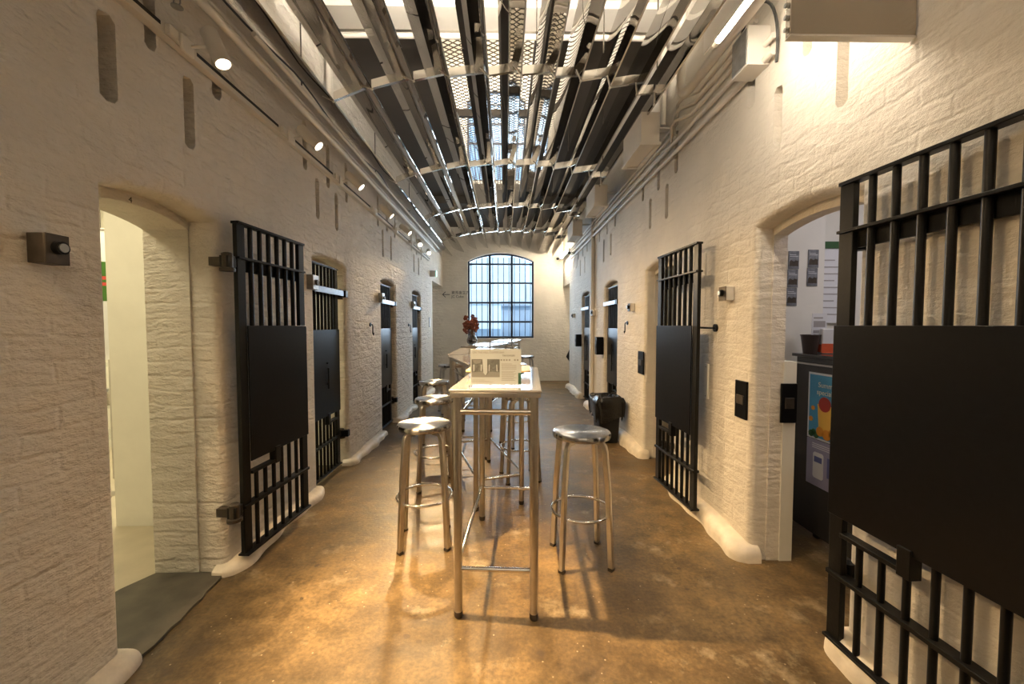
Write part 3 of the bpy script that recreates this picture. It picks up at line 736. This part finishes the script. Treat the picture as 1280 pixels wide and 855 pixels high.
def hook(x, y, z, s, label, long=.10):
    t = thing('gate_hook', (x, y, z), 0, label, 'hook', 'iron gate hooks')
    MB().cyl((0, 0, 0), (s * .012, 0, 0), .022, 14).build('rose', M['black'], t)
    MB().tube([(s * .01, 0, 0), (s * .03, 0, 0), (s * .032, .0, -.02), (s * .032, 0, -long), (s * .032, .018, -long - .014), (s * .032, .03, -long + .006)], .006, 8).build('hook', M['black'], t)
hook(LX, 4.45, 1.34, 1, 'black iron hook on the left wall before the third doorway')
hook(LX, 6.2, 1.34, 1, 'black iron hook on the left wall before the farthest doorway')
hook(RX, 4.5, 1.36, -1, 'black iron hook on the right wall above the bin')
t = thing('gate_stay', (RX, 2.60, 1.315), 0, 'black stay hook holding the open right gate to the wall', 'hook', 'iron gate hooks')
MB().cyl((0, 0, 0), (-.012, 0, 0), .026, 14).build('rose', M['black'], t)
MB().tube([(-.01, 0, 0), (-.05, .01, 0), (-.085, .05, .002), (-.09, .09, 0), (-.09, .10, .012)], .007, 8).build('hook', M['black'], t)
t = thing('card_holder', (RX, 2.70, .83), 0, 'narrow white plate on the right wall behind the open gate edge', 'plate')
MB().box(-.012, 0, -.022, .022, 0, .24).build('plate', M['white'], t, bevel=.003)
MB().sphere((-.013, 0, .22), .004, 8, 6).sphere((-.013, 0, .02), .004, 8, 6).build('screw', M['galv'], t)
pipe('pipe', [(RX - .03, 6.22, .02), (RX - .03, 6.22, 3.7)], .03, M['pipe'], 'vertical white pipe on the right wall between the last two doorways', 'pipe')
t = thing('notice_frame', (LX, 7.9, 1.30), 0, 'small narrow notice frame on the far left wall near the passage', 'notice')
MB().box(0, .012, -.06, .06, 0, .19).build('frame', M['galv'], t); MB().box(.012, .014, -.05, .05, .01, .18).build('sheet', M['paper'], t)

# far wall lettering
t = thing('direction_sign', (0, 9.597, 0), 0, 'black left arrow and two lines of lettering on the end wall', 'sign')
MB().bar((-1.50, -.001, 2.07), (-1.33, -.001, 2.07), .002, .014).bar((-1.505, -.001, 2.066), (-1.43, -.001, 2.135), .002, .014).bar((-1.505, -.001, 2.074), (-1.43, -.001, 2.005), .002, .014).build('arrow', M['ink'], t)
text('賽馬會立方', .085, 'lettering', M['ink'], t, (-1.29, 0, 2.085), (PI / 2, 0, 0))
text('JC Cube', .085, 'lettering', M['ink'], t, (-1.29, 0, 1.995), (PI / 2, 0, 0))
# rail barrier in the left passage
t = thing('barrier', (-1.62, 8.75, 0), 0, 'low black metal barrier standing in the left passage', 'barrier')
MB().box(-.42, .02, -.02, .02, .90, .95).build('top_rail', M['black'], t); MB().box(-.03, .03, -.022, .022, .02, .93).build('post', M['black'], t); MB().lathe([(0, 0), (.10, 0), (.10, .02), (0, .025)], 16).build('base', M['black'], t)
MB().box(-.42, -.37, -.022, .022, .0, .93).build('post', M['black'], t)
# folded board in the right passage
t = thing('leaning_board', (1.52, 9.1, 0), 0, 'black board leaning in the far right passage', 'board')
MB().prism([(-.14, .62), (.05, 0.35), (.05, 1.02)], -.02, .02, 'y').build('board', M['black'], t); MB().box(-.01, .03, -.02, .02, 0, .5).build('post', M['black'], t)

# ------------------------------------------------------------------ tables
def table(cx, cy, rz, ln, label, wd=.41, h=1.05):
    t = thing('bar_table', (cx, cy, 0), rz, label, 'table', 'tall steel bar tables')
    r = .019; lx, ly_ = wd / 2 - .033, ln / 2 - .03
    MB().box(-wd / 2, wd / 2, -ln / 2, ln / 2, h - .014, h).build('table_top', M['top'], t, bevel=.004)
    MB().box(-wd / 2 + .004, wd / 2 - .004, -ln / 2 + .004, -ln / 2 + .03, h - .036, h - .014).box(-wd / 2 + .004, wd / 2 - .004, ln / 2 - .03, ln / 2 - .004, h - .036, h - .014).box(-wd / 2 + .004, -wd / 2 + .03, -ln / 2 + .03, ln / 2 - .03, h - .036, h - .014).box(wd / 2 - .03, wd / 2 - .004, -ln / 2 + .03, ln / 2 - .03, h - .036, h - .014).build('apron', M['steel'], t, bevel=.003)
    for sx in (-1, 1):
        for sy in (-1, 1):
            l = MB().cyl((sx * lx, sy * ly_, .03), (sx * lx, sy * ly_, h - .03), r, 16).build('leg', M['steel'], t)
            MB().lathe([(0, 0), (.016, 0), (.019, .006), (.0205, .012), (.0205, .03), (0, .03)], 14, (sx * lx, sy * ly_, 0)).build('foot', M['iron'], l)
    for sy in (-1, 1):
        MB().cyl((-lx, sy * ly_, .945), (lx, sy * ly_, .945), .013, 12).build('upper_stretcher', M['steel'], t)
        MB().cyl((-lx, sy * ly_, .225), (lx, sy * ly_, .225), .011, 12).build('lower_stretcher', M['polish'], t)
    for sx in (-1, 1):
        MB().cyl((sx * lx, -ly_, .245), (sx * lx, ly_, .245), .0095, 10).build('side_stretcher', M['polish'], t)
        MB().cyl((sx * lx, -ly_, .915), (sx * lx, ly_, .915), .0095, 10).build('side_rail', M['polish'], t)
    return t
table(-.017, 2.225, R(-3.5), .97, 'tall narrow steel bar table nearest the camera, with the printed sign on it')
def table_at(p, ang, ln, side, label):
    # p: near corner (left 'l' or right 'r' end) ; ang: clockwise-from-+Y heading of the long side
    d = Vector((math.sin(ang), math.cos(ang))); s = Vector((d.y, -d.x))
    c = Vector(p) + d * ln / 2 + s * (.205 if side == 'l' else -.205)
    return table(c.x, c.y, -ang, ln, label)
table_at((-.235, 2.79), R(-17), 1.02, 'l', 'second steel bar table, angled left behind the nearest one')
table_at((-.565, 3.90), R(0), 1.10, 'l', 'third steel bar table, straight behind the angled one')
table_at((-.62, 5.50), R(14), 1.10, 'l', 'fourth steel bar table, with the flower vase on it')
table_at((-.26, 7.05), R(9), 1.10, 'l', 'farthest steel bar table, below the end window')

# ------------------------------------------------------------------ stools
def make_stool():
    t = thing('bar_stool', (0, 0, 0), 0, 'x', 'stool', 'round steel bar stools')
    H = .735
    MB().lathe([(0, H - .034), (.152, H - .034), (.161, H - .030), (.163, H - .022), (.163, H - .010), (.158, H - .002), (.150, H), (.11, H - .002), (.05, H - .005), (0, H - .006)], 48).build('seat', M['seat'], t)
    for k in range(4):
        a = PI / 4 + k * PI / 2; ca, sa = math.cos(a), math.sin(a)
        pr = [(.075, H - .046), (.115, H - .047), (.132, H - .052), (.143, H - .066), (.149, H - .088), (.152, H - .12), (.168, .45), (.192, .012)]
        l = MB().tube([(ca * r, sa * r, z) for r, z in pr], 0, rect=(.024, .030)).build('leg', M['steel'], t, bevel=.004)
        MB().box(-.013, .013, -.016, .016, 0, .016).build('foot_pad', M['iron'], l, loc=(ca * .192, sa * .192, 0), rot=(0, 0, a))
    n = 40
    MB().tube([(.166 * math.cos(2 * PI * k / n), .166 * math.sin(2 * PI * k / n), .285) for k in range(n)], .0085, 10, closed=True).build('foot_ring', M['polish'], t)
    return t
proto = make_stool()
stools = [(.43, 2.24, 3, 'steel bar stool standing alone on the right of the nearest table'),
          (-.50, 2.44, 8, 'steel bar stool nearest the camera on the left of the tables'),
          (-.585, 3.29, 12, 'second steel bar stool from the camera on the left side'),
          (-.77, 4.30, 5, 'third steel bar stool from the camera on the left side'),
          (-.86, 6.1, 20, 'farthest steel bar stool on the left, beyond the others near the passage'),
          (.125, 3.45, 12, 'steel bar stool seen through the legs of the nearest table, close behind it'),
          (.13, 4.45, 30, 'steel bar stool further behind the nearest table, beside the third table'),
          (.40, 7.8, 10, 'farthest steel bar stool on the right, below the end window')]
for i, (x, y, rz, lab) in enumerate(stools):
    o = proto if i == 0 else copy_tree(proto)
    o.location = (x, y, 0); o.rotation_euler = (0, 0, R(rz)); o['label'] = lab

# ------------------------------------------------------------------ things on the tables
HT = 1.05
c = thing('table_sign', (-.045, 1.845, HT), R(-2), 'clear acrylic holder with a white printed card on the nearest table', 'sign')
MB().box(-.120, .120, -.0065, -.0050, .006, .176).box(-.120, .120, .0045, .0065, .006, .176).box(-.125, .125, -.03, .03, 0, .006).build('holder', M['acryl'], c)
card = MB().box(-.117, .117, -.0035, .0035, .007, .172).build('card', M['paper'], c)
rx = (PI / 2, 0, 0)
text('ON THE HILL COFFEE BAR', .0125, 'lettering', M['inkgrey'], card, (-.108, -.0038, .152), rx, .0002)
text('TAI KWUN', .0115, 'lettering', M['ink'], card, (.030, -.0038, .138), rx, .0002)
b = MB()
for k in range(7):
    if k != 4: b.box(.022 + k * .0125, .029 + k * .0125, -.0042, -.0034, .118, .125)
b.build('small_print', M['inkgrey'], card)
b = MB()
for k in range(5): b.box(.026, .095 - (.02 if k == 4 else 0), -.0040, -.0034, .078 + k * .006, .0805 + k * .006)
for k in range(8): b.box(.026, .088 + .007 * math.sin(k * 4), -.0040, -.0034, .026 + k * .006, .0285 + k * .006)
for k in range(3): b.box(-.112, -.01 - .02 * k, -.0040, -.0034, .018 + k * .005, .0195 + k * .005)
b.build('small_print', plain('light_grey_ink', (.52, .50, .49), .6), card)
MB().box(-.112, .018, -.0041, -.0034, .042, .125).build('photo_print', plain('photo_grey', (.25, .245, .235), .5, noise=.35, nscale=90), card)
MB().prism([(-.062, .125), (-.040, .125), (-.040, .062), (-.047, .050), (-.058, .062)], -.0046, -.0041, 'y').prism([(-.105, .1), (-.098, .1), (-.1, .07), (-.104, .068)], -.0046, -.0041, 'y').prism([(-.07, .1), (-.064, .1), (-.066, .07), (-.07, .07)], -.0046, -.0041, 'y').prism([(-.032, .1), (-.028, .1), (-.03, .068), (-.033, .07)], -.0046, -.0041, 'y').prism([(.002, .1), (.006, .1), (.008, .068), (.003, .07)], -.0046, -.0041, 'y').build('photo_print', M['paper'], card)
MB().prism([(-.106, .122), (-.066, .122), (-.072, .108), (-.09, .103), (-.103, .11)], -.0046, -.0041, 'y').prism([(-.112, .042), (.018, .042), (.018, .064), (-.03, .068), (-.046, .048), (-.062, .068), (-.112, .064)], -.0046, -.0041, 'y').build('photo_print', M['inkgrey'], card)
MB().box(.103, .117, -.0042, -.0034, .010, .062).build('green_block', M['green'], card)
t = thing('wooden_board', (-.035, 2.27, HT), R(-3), 'pale wooden board on a short dark stem behind the printed sign', 'board')
pts = []
for sx, sy in ((1, -1), (1, 1), (-1, 1), (-1, -1)):
    for k in range(6):
        q = math.atan2(sy, sx) - PI / 4 + (PI / 2) * k / 5
        pts.append((sx * .145 + .03 * math.cos(q), sy * .12 + .03 * math.sin(q)))
pts.sort(key=lambda p: math.atan2(p[1], p[0]))
MB().prism(pts, .030, .040, 'z').build('board', M['wood'], t, bevel=.002)
MB().lathe([(0, 0), (.03, 0), (.03, .004), (.008, .008), (.008, .03), (0, .03)], 14, (-.11, -.10, 0)).build('stem', M['ink'], t)
MB().lathe([(0, 0), (.03, 0), (.03, .004), (.008, .008), (.008, .03), (0, .03)], 14, (.11, .08, 0)).build('stem', M['ink'], t)
vx, vy = -.50, 5.95
t = thing('glass_vase', (vx, vy, HT), 0, 'smoky glass vase of dried flowers on the fourth table', 'vase')
MB().lathe([(0, 0), (.05, 0), (.075, .03), (.08, .07), (.06, .115), (.035, .15), (.032, .18), (.045, .215), (.042, .215), (.029, .18), (.032, .15), (.056, .115), (.075, .07), (.07, .033), (.045, .008), (0, .008)], 24).build('body', M['vase'], t)
MB().lathe([(0, .010), (.04, .010), (.068, .035), (.072, .065), (0, .066)], 20).build('water', plain('brown_water', (.06, .035, .025), .2), t)
rng = random.Random(11)
def blossom_mesh(heads, stem_pts):
    return None
for k in range(7):
    dx, dz = [(-.115, .30), (-.07, .40), (-.02, .34), (.02, .42), (.055, .37), (.09, .31), (.01, .27)][k]
    dy = rng.uniform(-.05, .05)
    s = MB().tube([(0, 0, .03), (dx * .15, dy * .2, .18), (dx * .6, dy * .6, dz * .75), (dx, dy, dz)], .004, 6).build('flower_branch', M['stem'], loc=(vx, vy, HT))
    tag(s, 'dried branch with rust brown blossoms standing in the glass vase', 'flowers', 'dried flower branches in the vase')
    b = MB()
    for j in range(5):
        q = 1 - j * .07
        cx_, cy_, cz_ = dx * q + rng.uniform(-.025, .025), dy + rng.uniform(-.03, .03), dz - j * .028 + rng.uniform(-.01, .01)
        for m in range(5):
            an = 2 * PI * m / 5 + rng.random(); b.sphere((cx_ + .017 * math.cos(an), cy_ + .012 * math.sin(an * 2), cz_ + .017 * math.sin(an)), .017, 7, 5, (1, .45, .8))
    b.build('blossoms', M['petal'], s)

# ------------------------------------------------------------------ bin
t = thing('waste_bin', (1.165, 4.58, 0), R(3), 'black plastic waste bin against the right wall', 'bin')
b = MB()
def rr(hw, hl, z, rad=.03, n=4):
    out = []
    for sx, sy, a0 in ((1, 1, 0), (-1, 1, PI / 2), (-1, -1, PI), (1, -1, 3 * PI / 2)):
        for k in range(n + 1):
            q = a0 + PI / 2 * k / n; out.append(Vector((sx * (hw - rad) + rad * math.cos(q), sy * (hl - rad) + rad * math.sin(q), z)))
    return out
def loft(b, rings, cap0=True, cap1=True):
    R_ = [[b.bm.verts.new(p) for p in r] for r in rings]; n = len(R_[0])
    for a, c_ in zip(R_, R_[1:]):
        for k in range(n): b.bm.faces.new((a[k], a[(k + 1) % n], c_[(k + 1) % n], c_[k]))
    if cap0: b.bm.faces.new(list(reversed(R_[0])))
    if cap1: b.bm.faces.new(R_[-1])
loft(b, [rr(.105, .125, 0), rr(.128, .15, .44), rr(.142, .165, .45), rr(.142, .165, .475), rr(.128, .15, .478), rr(.11, .13, .05)])
b.build('bin_body', M['bin'], t)
g = MB(); rings = []
rg = random.Random(5)
for i, (z, s) in enumerate(((.30, 1.10), (.36, 1.14), (.43, 1.16), (.485, 1.17), (.52, 1.06), (.535, .85), (.52, .6), (.47, .45), (.40, .3))):
    ring = rr(.145 * s, .168 * s, z, .05 * s, 9)
    out = []
    for k, p in enumerate(ring):
        w_ = 1 + .06 * math.sin(k * 1.9 + i) + rg.uniform(-.04, .04)
        out.append(Vector((p.x * w_, p.y * w_, p.z + (rg.uniform(-.045, .04) if i != 0 else rg.uniform(-.07, .03)) * (1 if i > 2 or i == 0 else .3))))
    rings.append(out)
loft(g, rings, False, True)
o = g.build('bin_liner', M['bag'], loc=(1.165, 4.58, 0), rot=(0, 0, R(3)), smooth=70)
tag(o, 'crumpled shiny black bin bag folded over the rim of the waste bin', 'bin bag')
md = o.modifiers.new('sub', 'SUBSURF'); md.levels = 2; md.render_levels = 2

# ------------------------------------------------------------------ coffee bar cell (right)
ct = thing('coffee_counter', (1.92, 1.75, 0), 0, 'smoked dark counter inside the coffee bar doorway', 'counter')
MB().box(0, .02, -.95, .85, .03, 1.13).build('front_panel', M['counter'], ct, bevel=.003)
MB().box(-.02, .55, -.98, .87, 1.13, 1.15).build('counter_top', M['counter'], ct, bevel=.003)
MB().box(-.022, .0, -.98, .87, 1.085, 1.095).build('edge_strip', M['steel'], ct)
for y in (-.9, -.1, .68): MB().box(.02, .06, y - .02, y + .02, 0, 1.13).build('leg', M['iron'], ct, bevel=.003)
def poster(name, y0, y1, z0, z1, mat, label, cat):
    t = thing(name, (1.916, (y0 + y1) / 2, z0), 0, label, cat)
    return t
# posters face the corridor (-x); along +y = to the left in view
def px(t, mb, mat, name): return mb.build(name, mat, t, smooth=None)
t = thing('drink_poster', (1.9195, 2.33, .63), 0, 'blue poster of a yellow iced drink stuck on the dark counter front', 'poster')
W = .155; Hh = .41
px(t, MB().box(-.004, 0, -W - .09, W, 0, Hh), M['paper'], 'sheet')
px(t, MB().box(-.0055, -.004, -W - .08, W - .012, .012, Hh - .012), M['bluepost'], 'blue_ground')
def lx_(body, size, y, z, mat, d=.0004): return text(body, size, 'lettering', mat, t, (-.0060, y, z), (PI / 2, 0, -PI / 2), d)
lx_('Summer', .044, .075, .325, M['cream']); lx_('special menu', .044, .085, .280, M['cream'])
MB().prism([(.075, .22), (-.06, .22), (-.045, .06), (.06, .06)], -.0075, -.0055, 'x').build('drink', M['yellow'], t)
b = MB(); pts = [(.02 + .045 * math.cos(q * PI / 10), .225 + .045 * math.sin(q * PI / 10)) for q in range(20)]
b.prism(pts, -.0085, -.0056, 'x').build('cherry', M['red'], t)
for (yy, z, r_) in ((.05, .055, .03), (.0, .045, .032), (-.04, .06, .028), (.11, .19, .014), (.125, .12, .016)):
    MB().prism([(yy + r_ * math.cos(q * PI / 6), z + r_ * math.sin(q * PI / 6)) for q in range(12)], -.0080, -.0056, 'x').build('fruit', M['fruit'], t)
b = MB()
for (yy, z, r_) in ((.12, .03, .022), (.10, .045, .018), (.08, .025, .02)): b.prism([(yy + r_ * math.cos(q * PI / 4), z + r_ * math.sin(q * PI / 4)) for q in range(8)], -.0078, -.0056, 'x')
b.build('leaves', M['leaf'], t)
t = thing('phone_flyer', (1.9195, 2.33, .34), 0, 'lilac flyer with a white phone picture below the drink poster', 'flyer')
px(t, MB().box(-.004, 0, -W - .09, W, 0, .285), M['lilac'], 'sheet')
px(t, MB().prism([(.10, .06), (.10, .20), (.09, .21), (.03, .21), (.02, .20), (.02, .06), (.03, .05), (.09, .05)], -.0060, -.004, 'x'), M['paper'], 'phone_picture')
px(t, MB().box(-.0066, -.006, .03, .09, .15, .185).box(-.006, -.004, -.07, -.01, .08, .2), plain('flyer_blue', (.10, .12, .30), .4), 'print_block')
b = MB()
for k in range(3): b.box(-.0048, -.004, -.05 + .01 * k, .11, .235 + k * .012, .239 + k * .012)
px(t, b, M['paper'], 'small_print')
# on the counter
t = thing('coffee_cup', (1.975, 2.56, 1.15), 0, 'dark tapered cup standing on the counter in the doorway', 'cup')
MB().lathe([(0, 0), (.038, 0), (.053, .115), (.056, .115), (.056, .122), (.050, .122), (.037, .006), (0, .006)], 24).build('cup', M['cup'], t)
t = thing('coffee_packet', (2.07, 2.53, 1.15), R(-12), 'white paper packet with orange lower half on the counter', 'packet')
MB().prism([(-.045, 0), (.045, 0), (.05, .02), (.048, .13), (.043, .16), (-.043, .16), (-.048, .13), (-.05, .02)], -.022, .022, 'y').build('bag', M['paper'], t, bevel=.006)
MB().box(-.049, .049, -.0235, -.0215, .004, .065).box(-.0505, -.049, -.02, .02, .01, .06).build('band', M['orange'], t)
t = thing('price_card', (2.05, 2.585, 1.30), R(-8), 'small pale printed card standing behind the dark cup', 'card')
MB().box(-.045, .045, -.002, .002, -.15, .11).build('card', M['paper'], t)
MB().box(-.035, .035, -.003, -.002, .02, .06).box(-.035, .02, -.003, -.002, .075, .085).box(-.035, .03, -.003, -.002, -.02, .0).build('print', M['inkgrey'], t)
# photo cards on the cell wall
lab = {(0, 0): 'topmost grey photo card in the left column of three', (0, 1): 'middle grey photo card in the left column of three', (0, 2): 'lowest grey photo card in the left column of three', (1, 0): 'upper grey photo card in the right column of two', (1, 1): 'lower grey photo card in the right column of two'}
for col, x, zt, n in ((0, 1.965, 1.84, 3), (1, 2.100, 1.85, 2)):
    for k in range(n):
        t = thing('photo_card', (x - .004 * k, 2.719, zt - .125 * (k + 1)), 0, lab[(col, k)] + ' inside the coffee bar', 'photo card', 'photo cards on the coffee bar wall')
        MB().box(-.036, .036, -.003, 0, 0, .122).build('card', M['photo'], t)
        MB().prism([(-.030, .02), (.030, .02), (.030, .055), (.012, .06), (.0, .05), (-.02, .062), (-.030, .05)], -.0042, -.003, 'y').build('picture', M['iron'], t)
        MB().box(-.028, .028, -.0038, -.003, .085, .088).box(-.028, .015, -.0038, -.003, .095, .098).build('print', M['paper'], t)
t = thing('menu_board', (2.40, 2.96, 1.35), 0, 'tall white menu sheet hanging behind the barred gate in the coffee bar', 'menu')
MB().box(-.16, .16, -.012, 0, 0, .55).build('sheet', M['paper'], t)
b = MB()
for k in range(9): b.box(-.12, .10 - .03 * (k % 3), -.014, -.012, .06 + k * .05, .068 + k * .05)
b.build('print', M['inkgrey'], t)
MB().box(-.17, .17, -.02, .0, .55, .60).build('hanger', M['leaf'], t)
struct(MB().box(2.18, 3.1, 2.97, 3.05, 0, 2.6).build('wall_bar_back', M['cellwall'], smooth=None))
# white panel standing behind the nearest gate
t = thing('paper_notice', (RX, 1.18, .62), 0, 'white sheet fixed to the wall behind the nearest gate', 'notice')
MB().box(-.006, 0, -.10, .10, -.05, .16).build('sheet', M['paper'], t)

# ------------------------------------------------------------------ left cell contents
t = thing('display_rack', (-3.72, 3.62, 0), 0, 'glass shelved steel display rack inside the first left doorway', 'rack')
for x in (-.35, .35):
    for y in (-.16, .16): MB().box(x - .012, x + .012, y - .012, y + .012, 0, 1.05).build('post', M['steel'], t)
for z in (.35, .62, .98): MB().box(-.36, .36, -.17, .17, z, z + .008).build('shelf', M['acryl'], t)
for i, (x, z) in enumerate(((.02, .988), (.18, .628), (.06, .628), (.13, .358))):
    q = thing('glass_jar', (-3.72 + x, 3.56, z), 0, ['lidded jar on the top shelf of the display rack', 'lidded jar at the right of the middle rack shelf', 'lidded jar at the left of the middle rack shelf', 'lidded jar on the lowest shelf of the display rack'][i], 'jar', 'jars on the display rack')
    MB().lathe([(0, 0), (.05, 0), (.055, .01), (.055, .10), (.04, .12), (0, .12)], 18).build('body', M['vase'], q)
    MB().lathe([(0, .12), (.042, .12), (.042, .145), (0, .146)], 16).build('lid', M['galv'], q)
t = thing('black_stand', (-2.83, 2.62, 0), 0, 'black upright panel on a steel leg inside the first left doorway', 'stand')
MB().box(-.10, .03, -.02, .02, .13, .62).build('panel', M['black'], t); MB().box(.03, .055, -.015, .015, .0, .62).build('post', M['steel'], t); MB().box(-.06, .10, -.10, .06, 0, .012).build('base', M['steel'], t)
t.location = (-3.13, 3.10, .012)
t = thing('hanging_banner', (-3.38, 3.3, 1.05), R(20), 'green hanging banner with red stripes and dark lettering below, in the left cell', 'banner')
MB().box(-.25, .13, -.004, .004, .0, 1.05).build('cloth', M['paper'], t)
MB().box(-.25, .131, -.0055, -.004, .48, .80).build('green_field', M['bgreen'], t)
MB().box(-.25, .1315, -.0065, -.0055, .605, .632).box(-.25, .1315, -.0065, -.0055, .655, .682).build('red_stripe', M['bred'], t)
b = MB()
for k in range(5): b.box(.06, .095, -.006, -.004, .36 - k * .075, .41 - k * .075).box(.07, .085, -.0065, -.004, .345 - k * .075, .36 - k * .075)
b.build('lettering', M['inkgrey'], t)
MB().cyl((-.28, 0, 1.06), (.16, 0, 1.06), .012, 8).build('rod', M['steel'], t)
MB().cyl((-.2, 0, 1.06), (-.2, 0, 1.55), .003, 6).cyl((.1, 0, 1.06), (.1, 0, 1.55), .003, 6).build('cord', M['iron'], t)

# ------------------------------------------------------------------ lights
def area(name, loc, rot, sx, sy, power, col):
    L = bpy.data.lights.new(name, 'AREA'); L.shape = 'RECTANGLE'; L.size = sx; L.size_y = sy; L.energy = power; L.color = col
    o = bpy.data.objects.new(name, L); COL.objects.link(o); o.location = loc; o.rotation_euler = rot; return o
# daylight entering at the two end windows
area('daylight_window', (-.11, 10.35, 2.1), (-PI / 2, 0, 0), 1.5, 1.9, 155, (.74, .87, 1))
area('daylight_window_upper', (-.2, 10.35, 5.8), (-PI / 2, 0, 0), 1.4, 1.9, 120, (.62, .80, 1))
# unseen fill lights added to brighten the upper gallery and the cells
area('gallery_lamp', (0, 6.0, 7.6), (0, 0, 0), 1.6, 5, 950, (1, .95, .84))
area('cell_lamp', (-3.1, 3.5, 2.55), (0, 0, 0), .8, .8, 60, (1, .88, .60))
area('cell_lamp', (-2.6, 1.6, 2.55), (0, 0, 0), .5, .5, 24, (1, .86, .56))
area('cell_lamp', (2.7, 1.8, 2.55), (0, 0, 0), .6, .6, 16, (.95, .88, .95))
area('passage_lamp', (2.3, 9.1, 2.55), (0, 0, 0), .5, .5, 12, (1, .85, .65))
area('passage_lamp', (-2.5, 8.9, 2.55), (0, 0, 0), .5, .5, 5, (1, .95, .85))

w = bpy.data.worlds.new('sky'); SC.world = w; w.use_nodes = True
bg = w.node_tree.nodes['Background']; bg.inputs[0].default_value = (.42, .70, 1.0, 1); bg.inputs[1].default_value = 3.6
sun = bpy.data.lights.new('sun', 'SUN'); sun.energy = 3.2; sun.angle = R(3)
so = bpy.data.objects.new('sun', sun); COL.objects.link(so); so.rotation_euler = (R(50), 0, R(12)); so.location = (0, -5, 20)

# ------------------------------------------------------------------ camera
cam = bpy.data.cameras.new('camera'); cam.sensor_width = 36; cam.lens = 36 * 500 / 1280; cam.clip_start = .02
co = bpy.data.objects.new('camera', cam); COL.objects.link(co); co.location = (0, 0, 1.33)
co.rotation_euler = (PI / 2 - math.atan(20.5 / 500), 0, -math.atan(8 / 500)); SC.camera = co
SC.view_settings.view_transform = 'Standard'; SC.view_settings.look = 'None'; SC.view_settings.gamma = 1; SC.view_settings.use_curve_mapping = False
SC.view_settings.exposure = -0.25
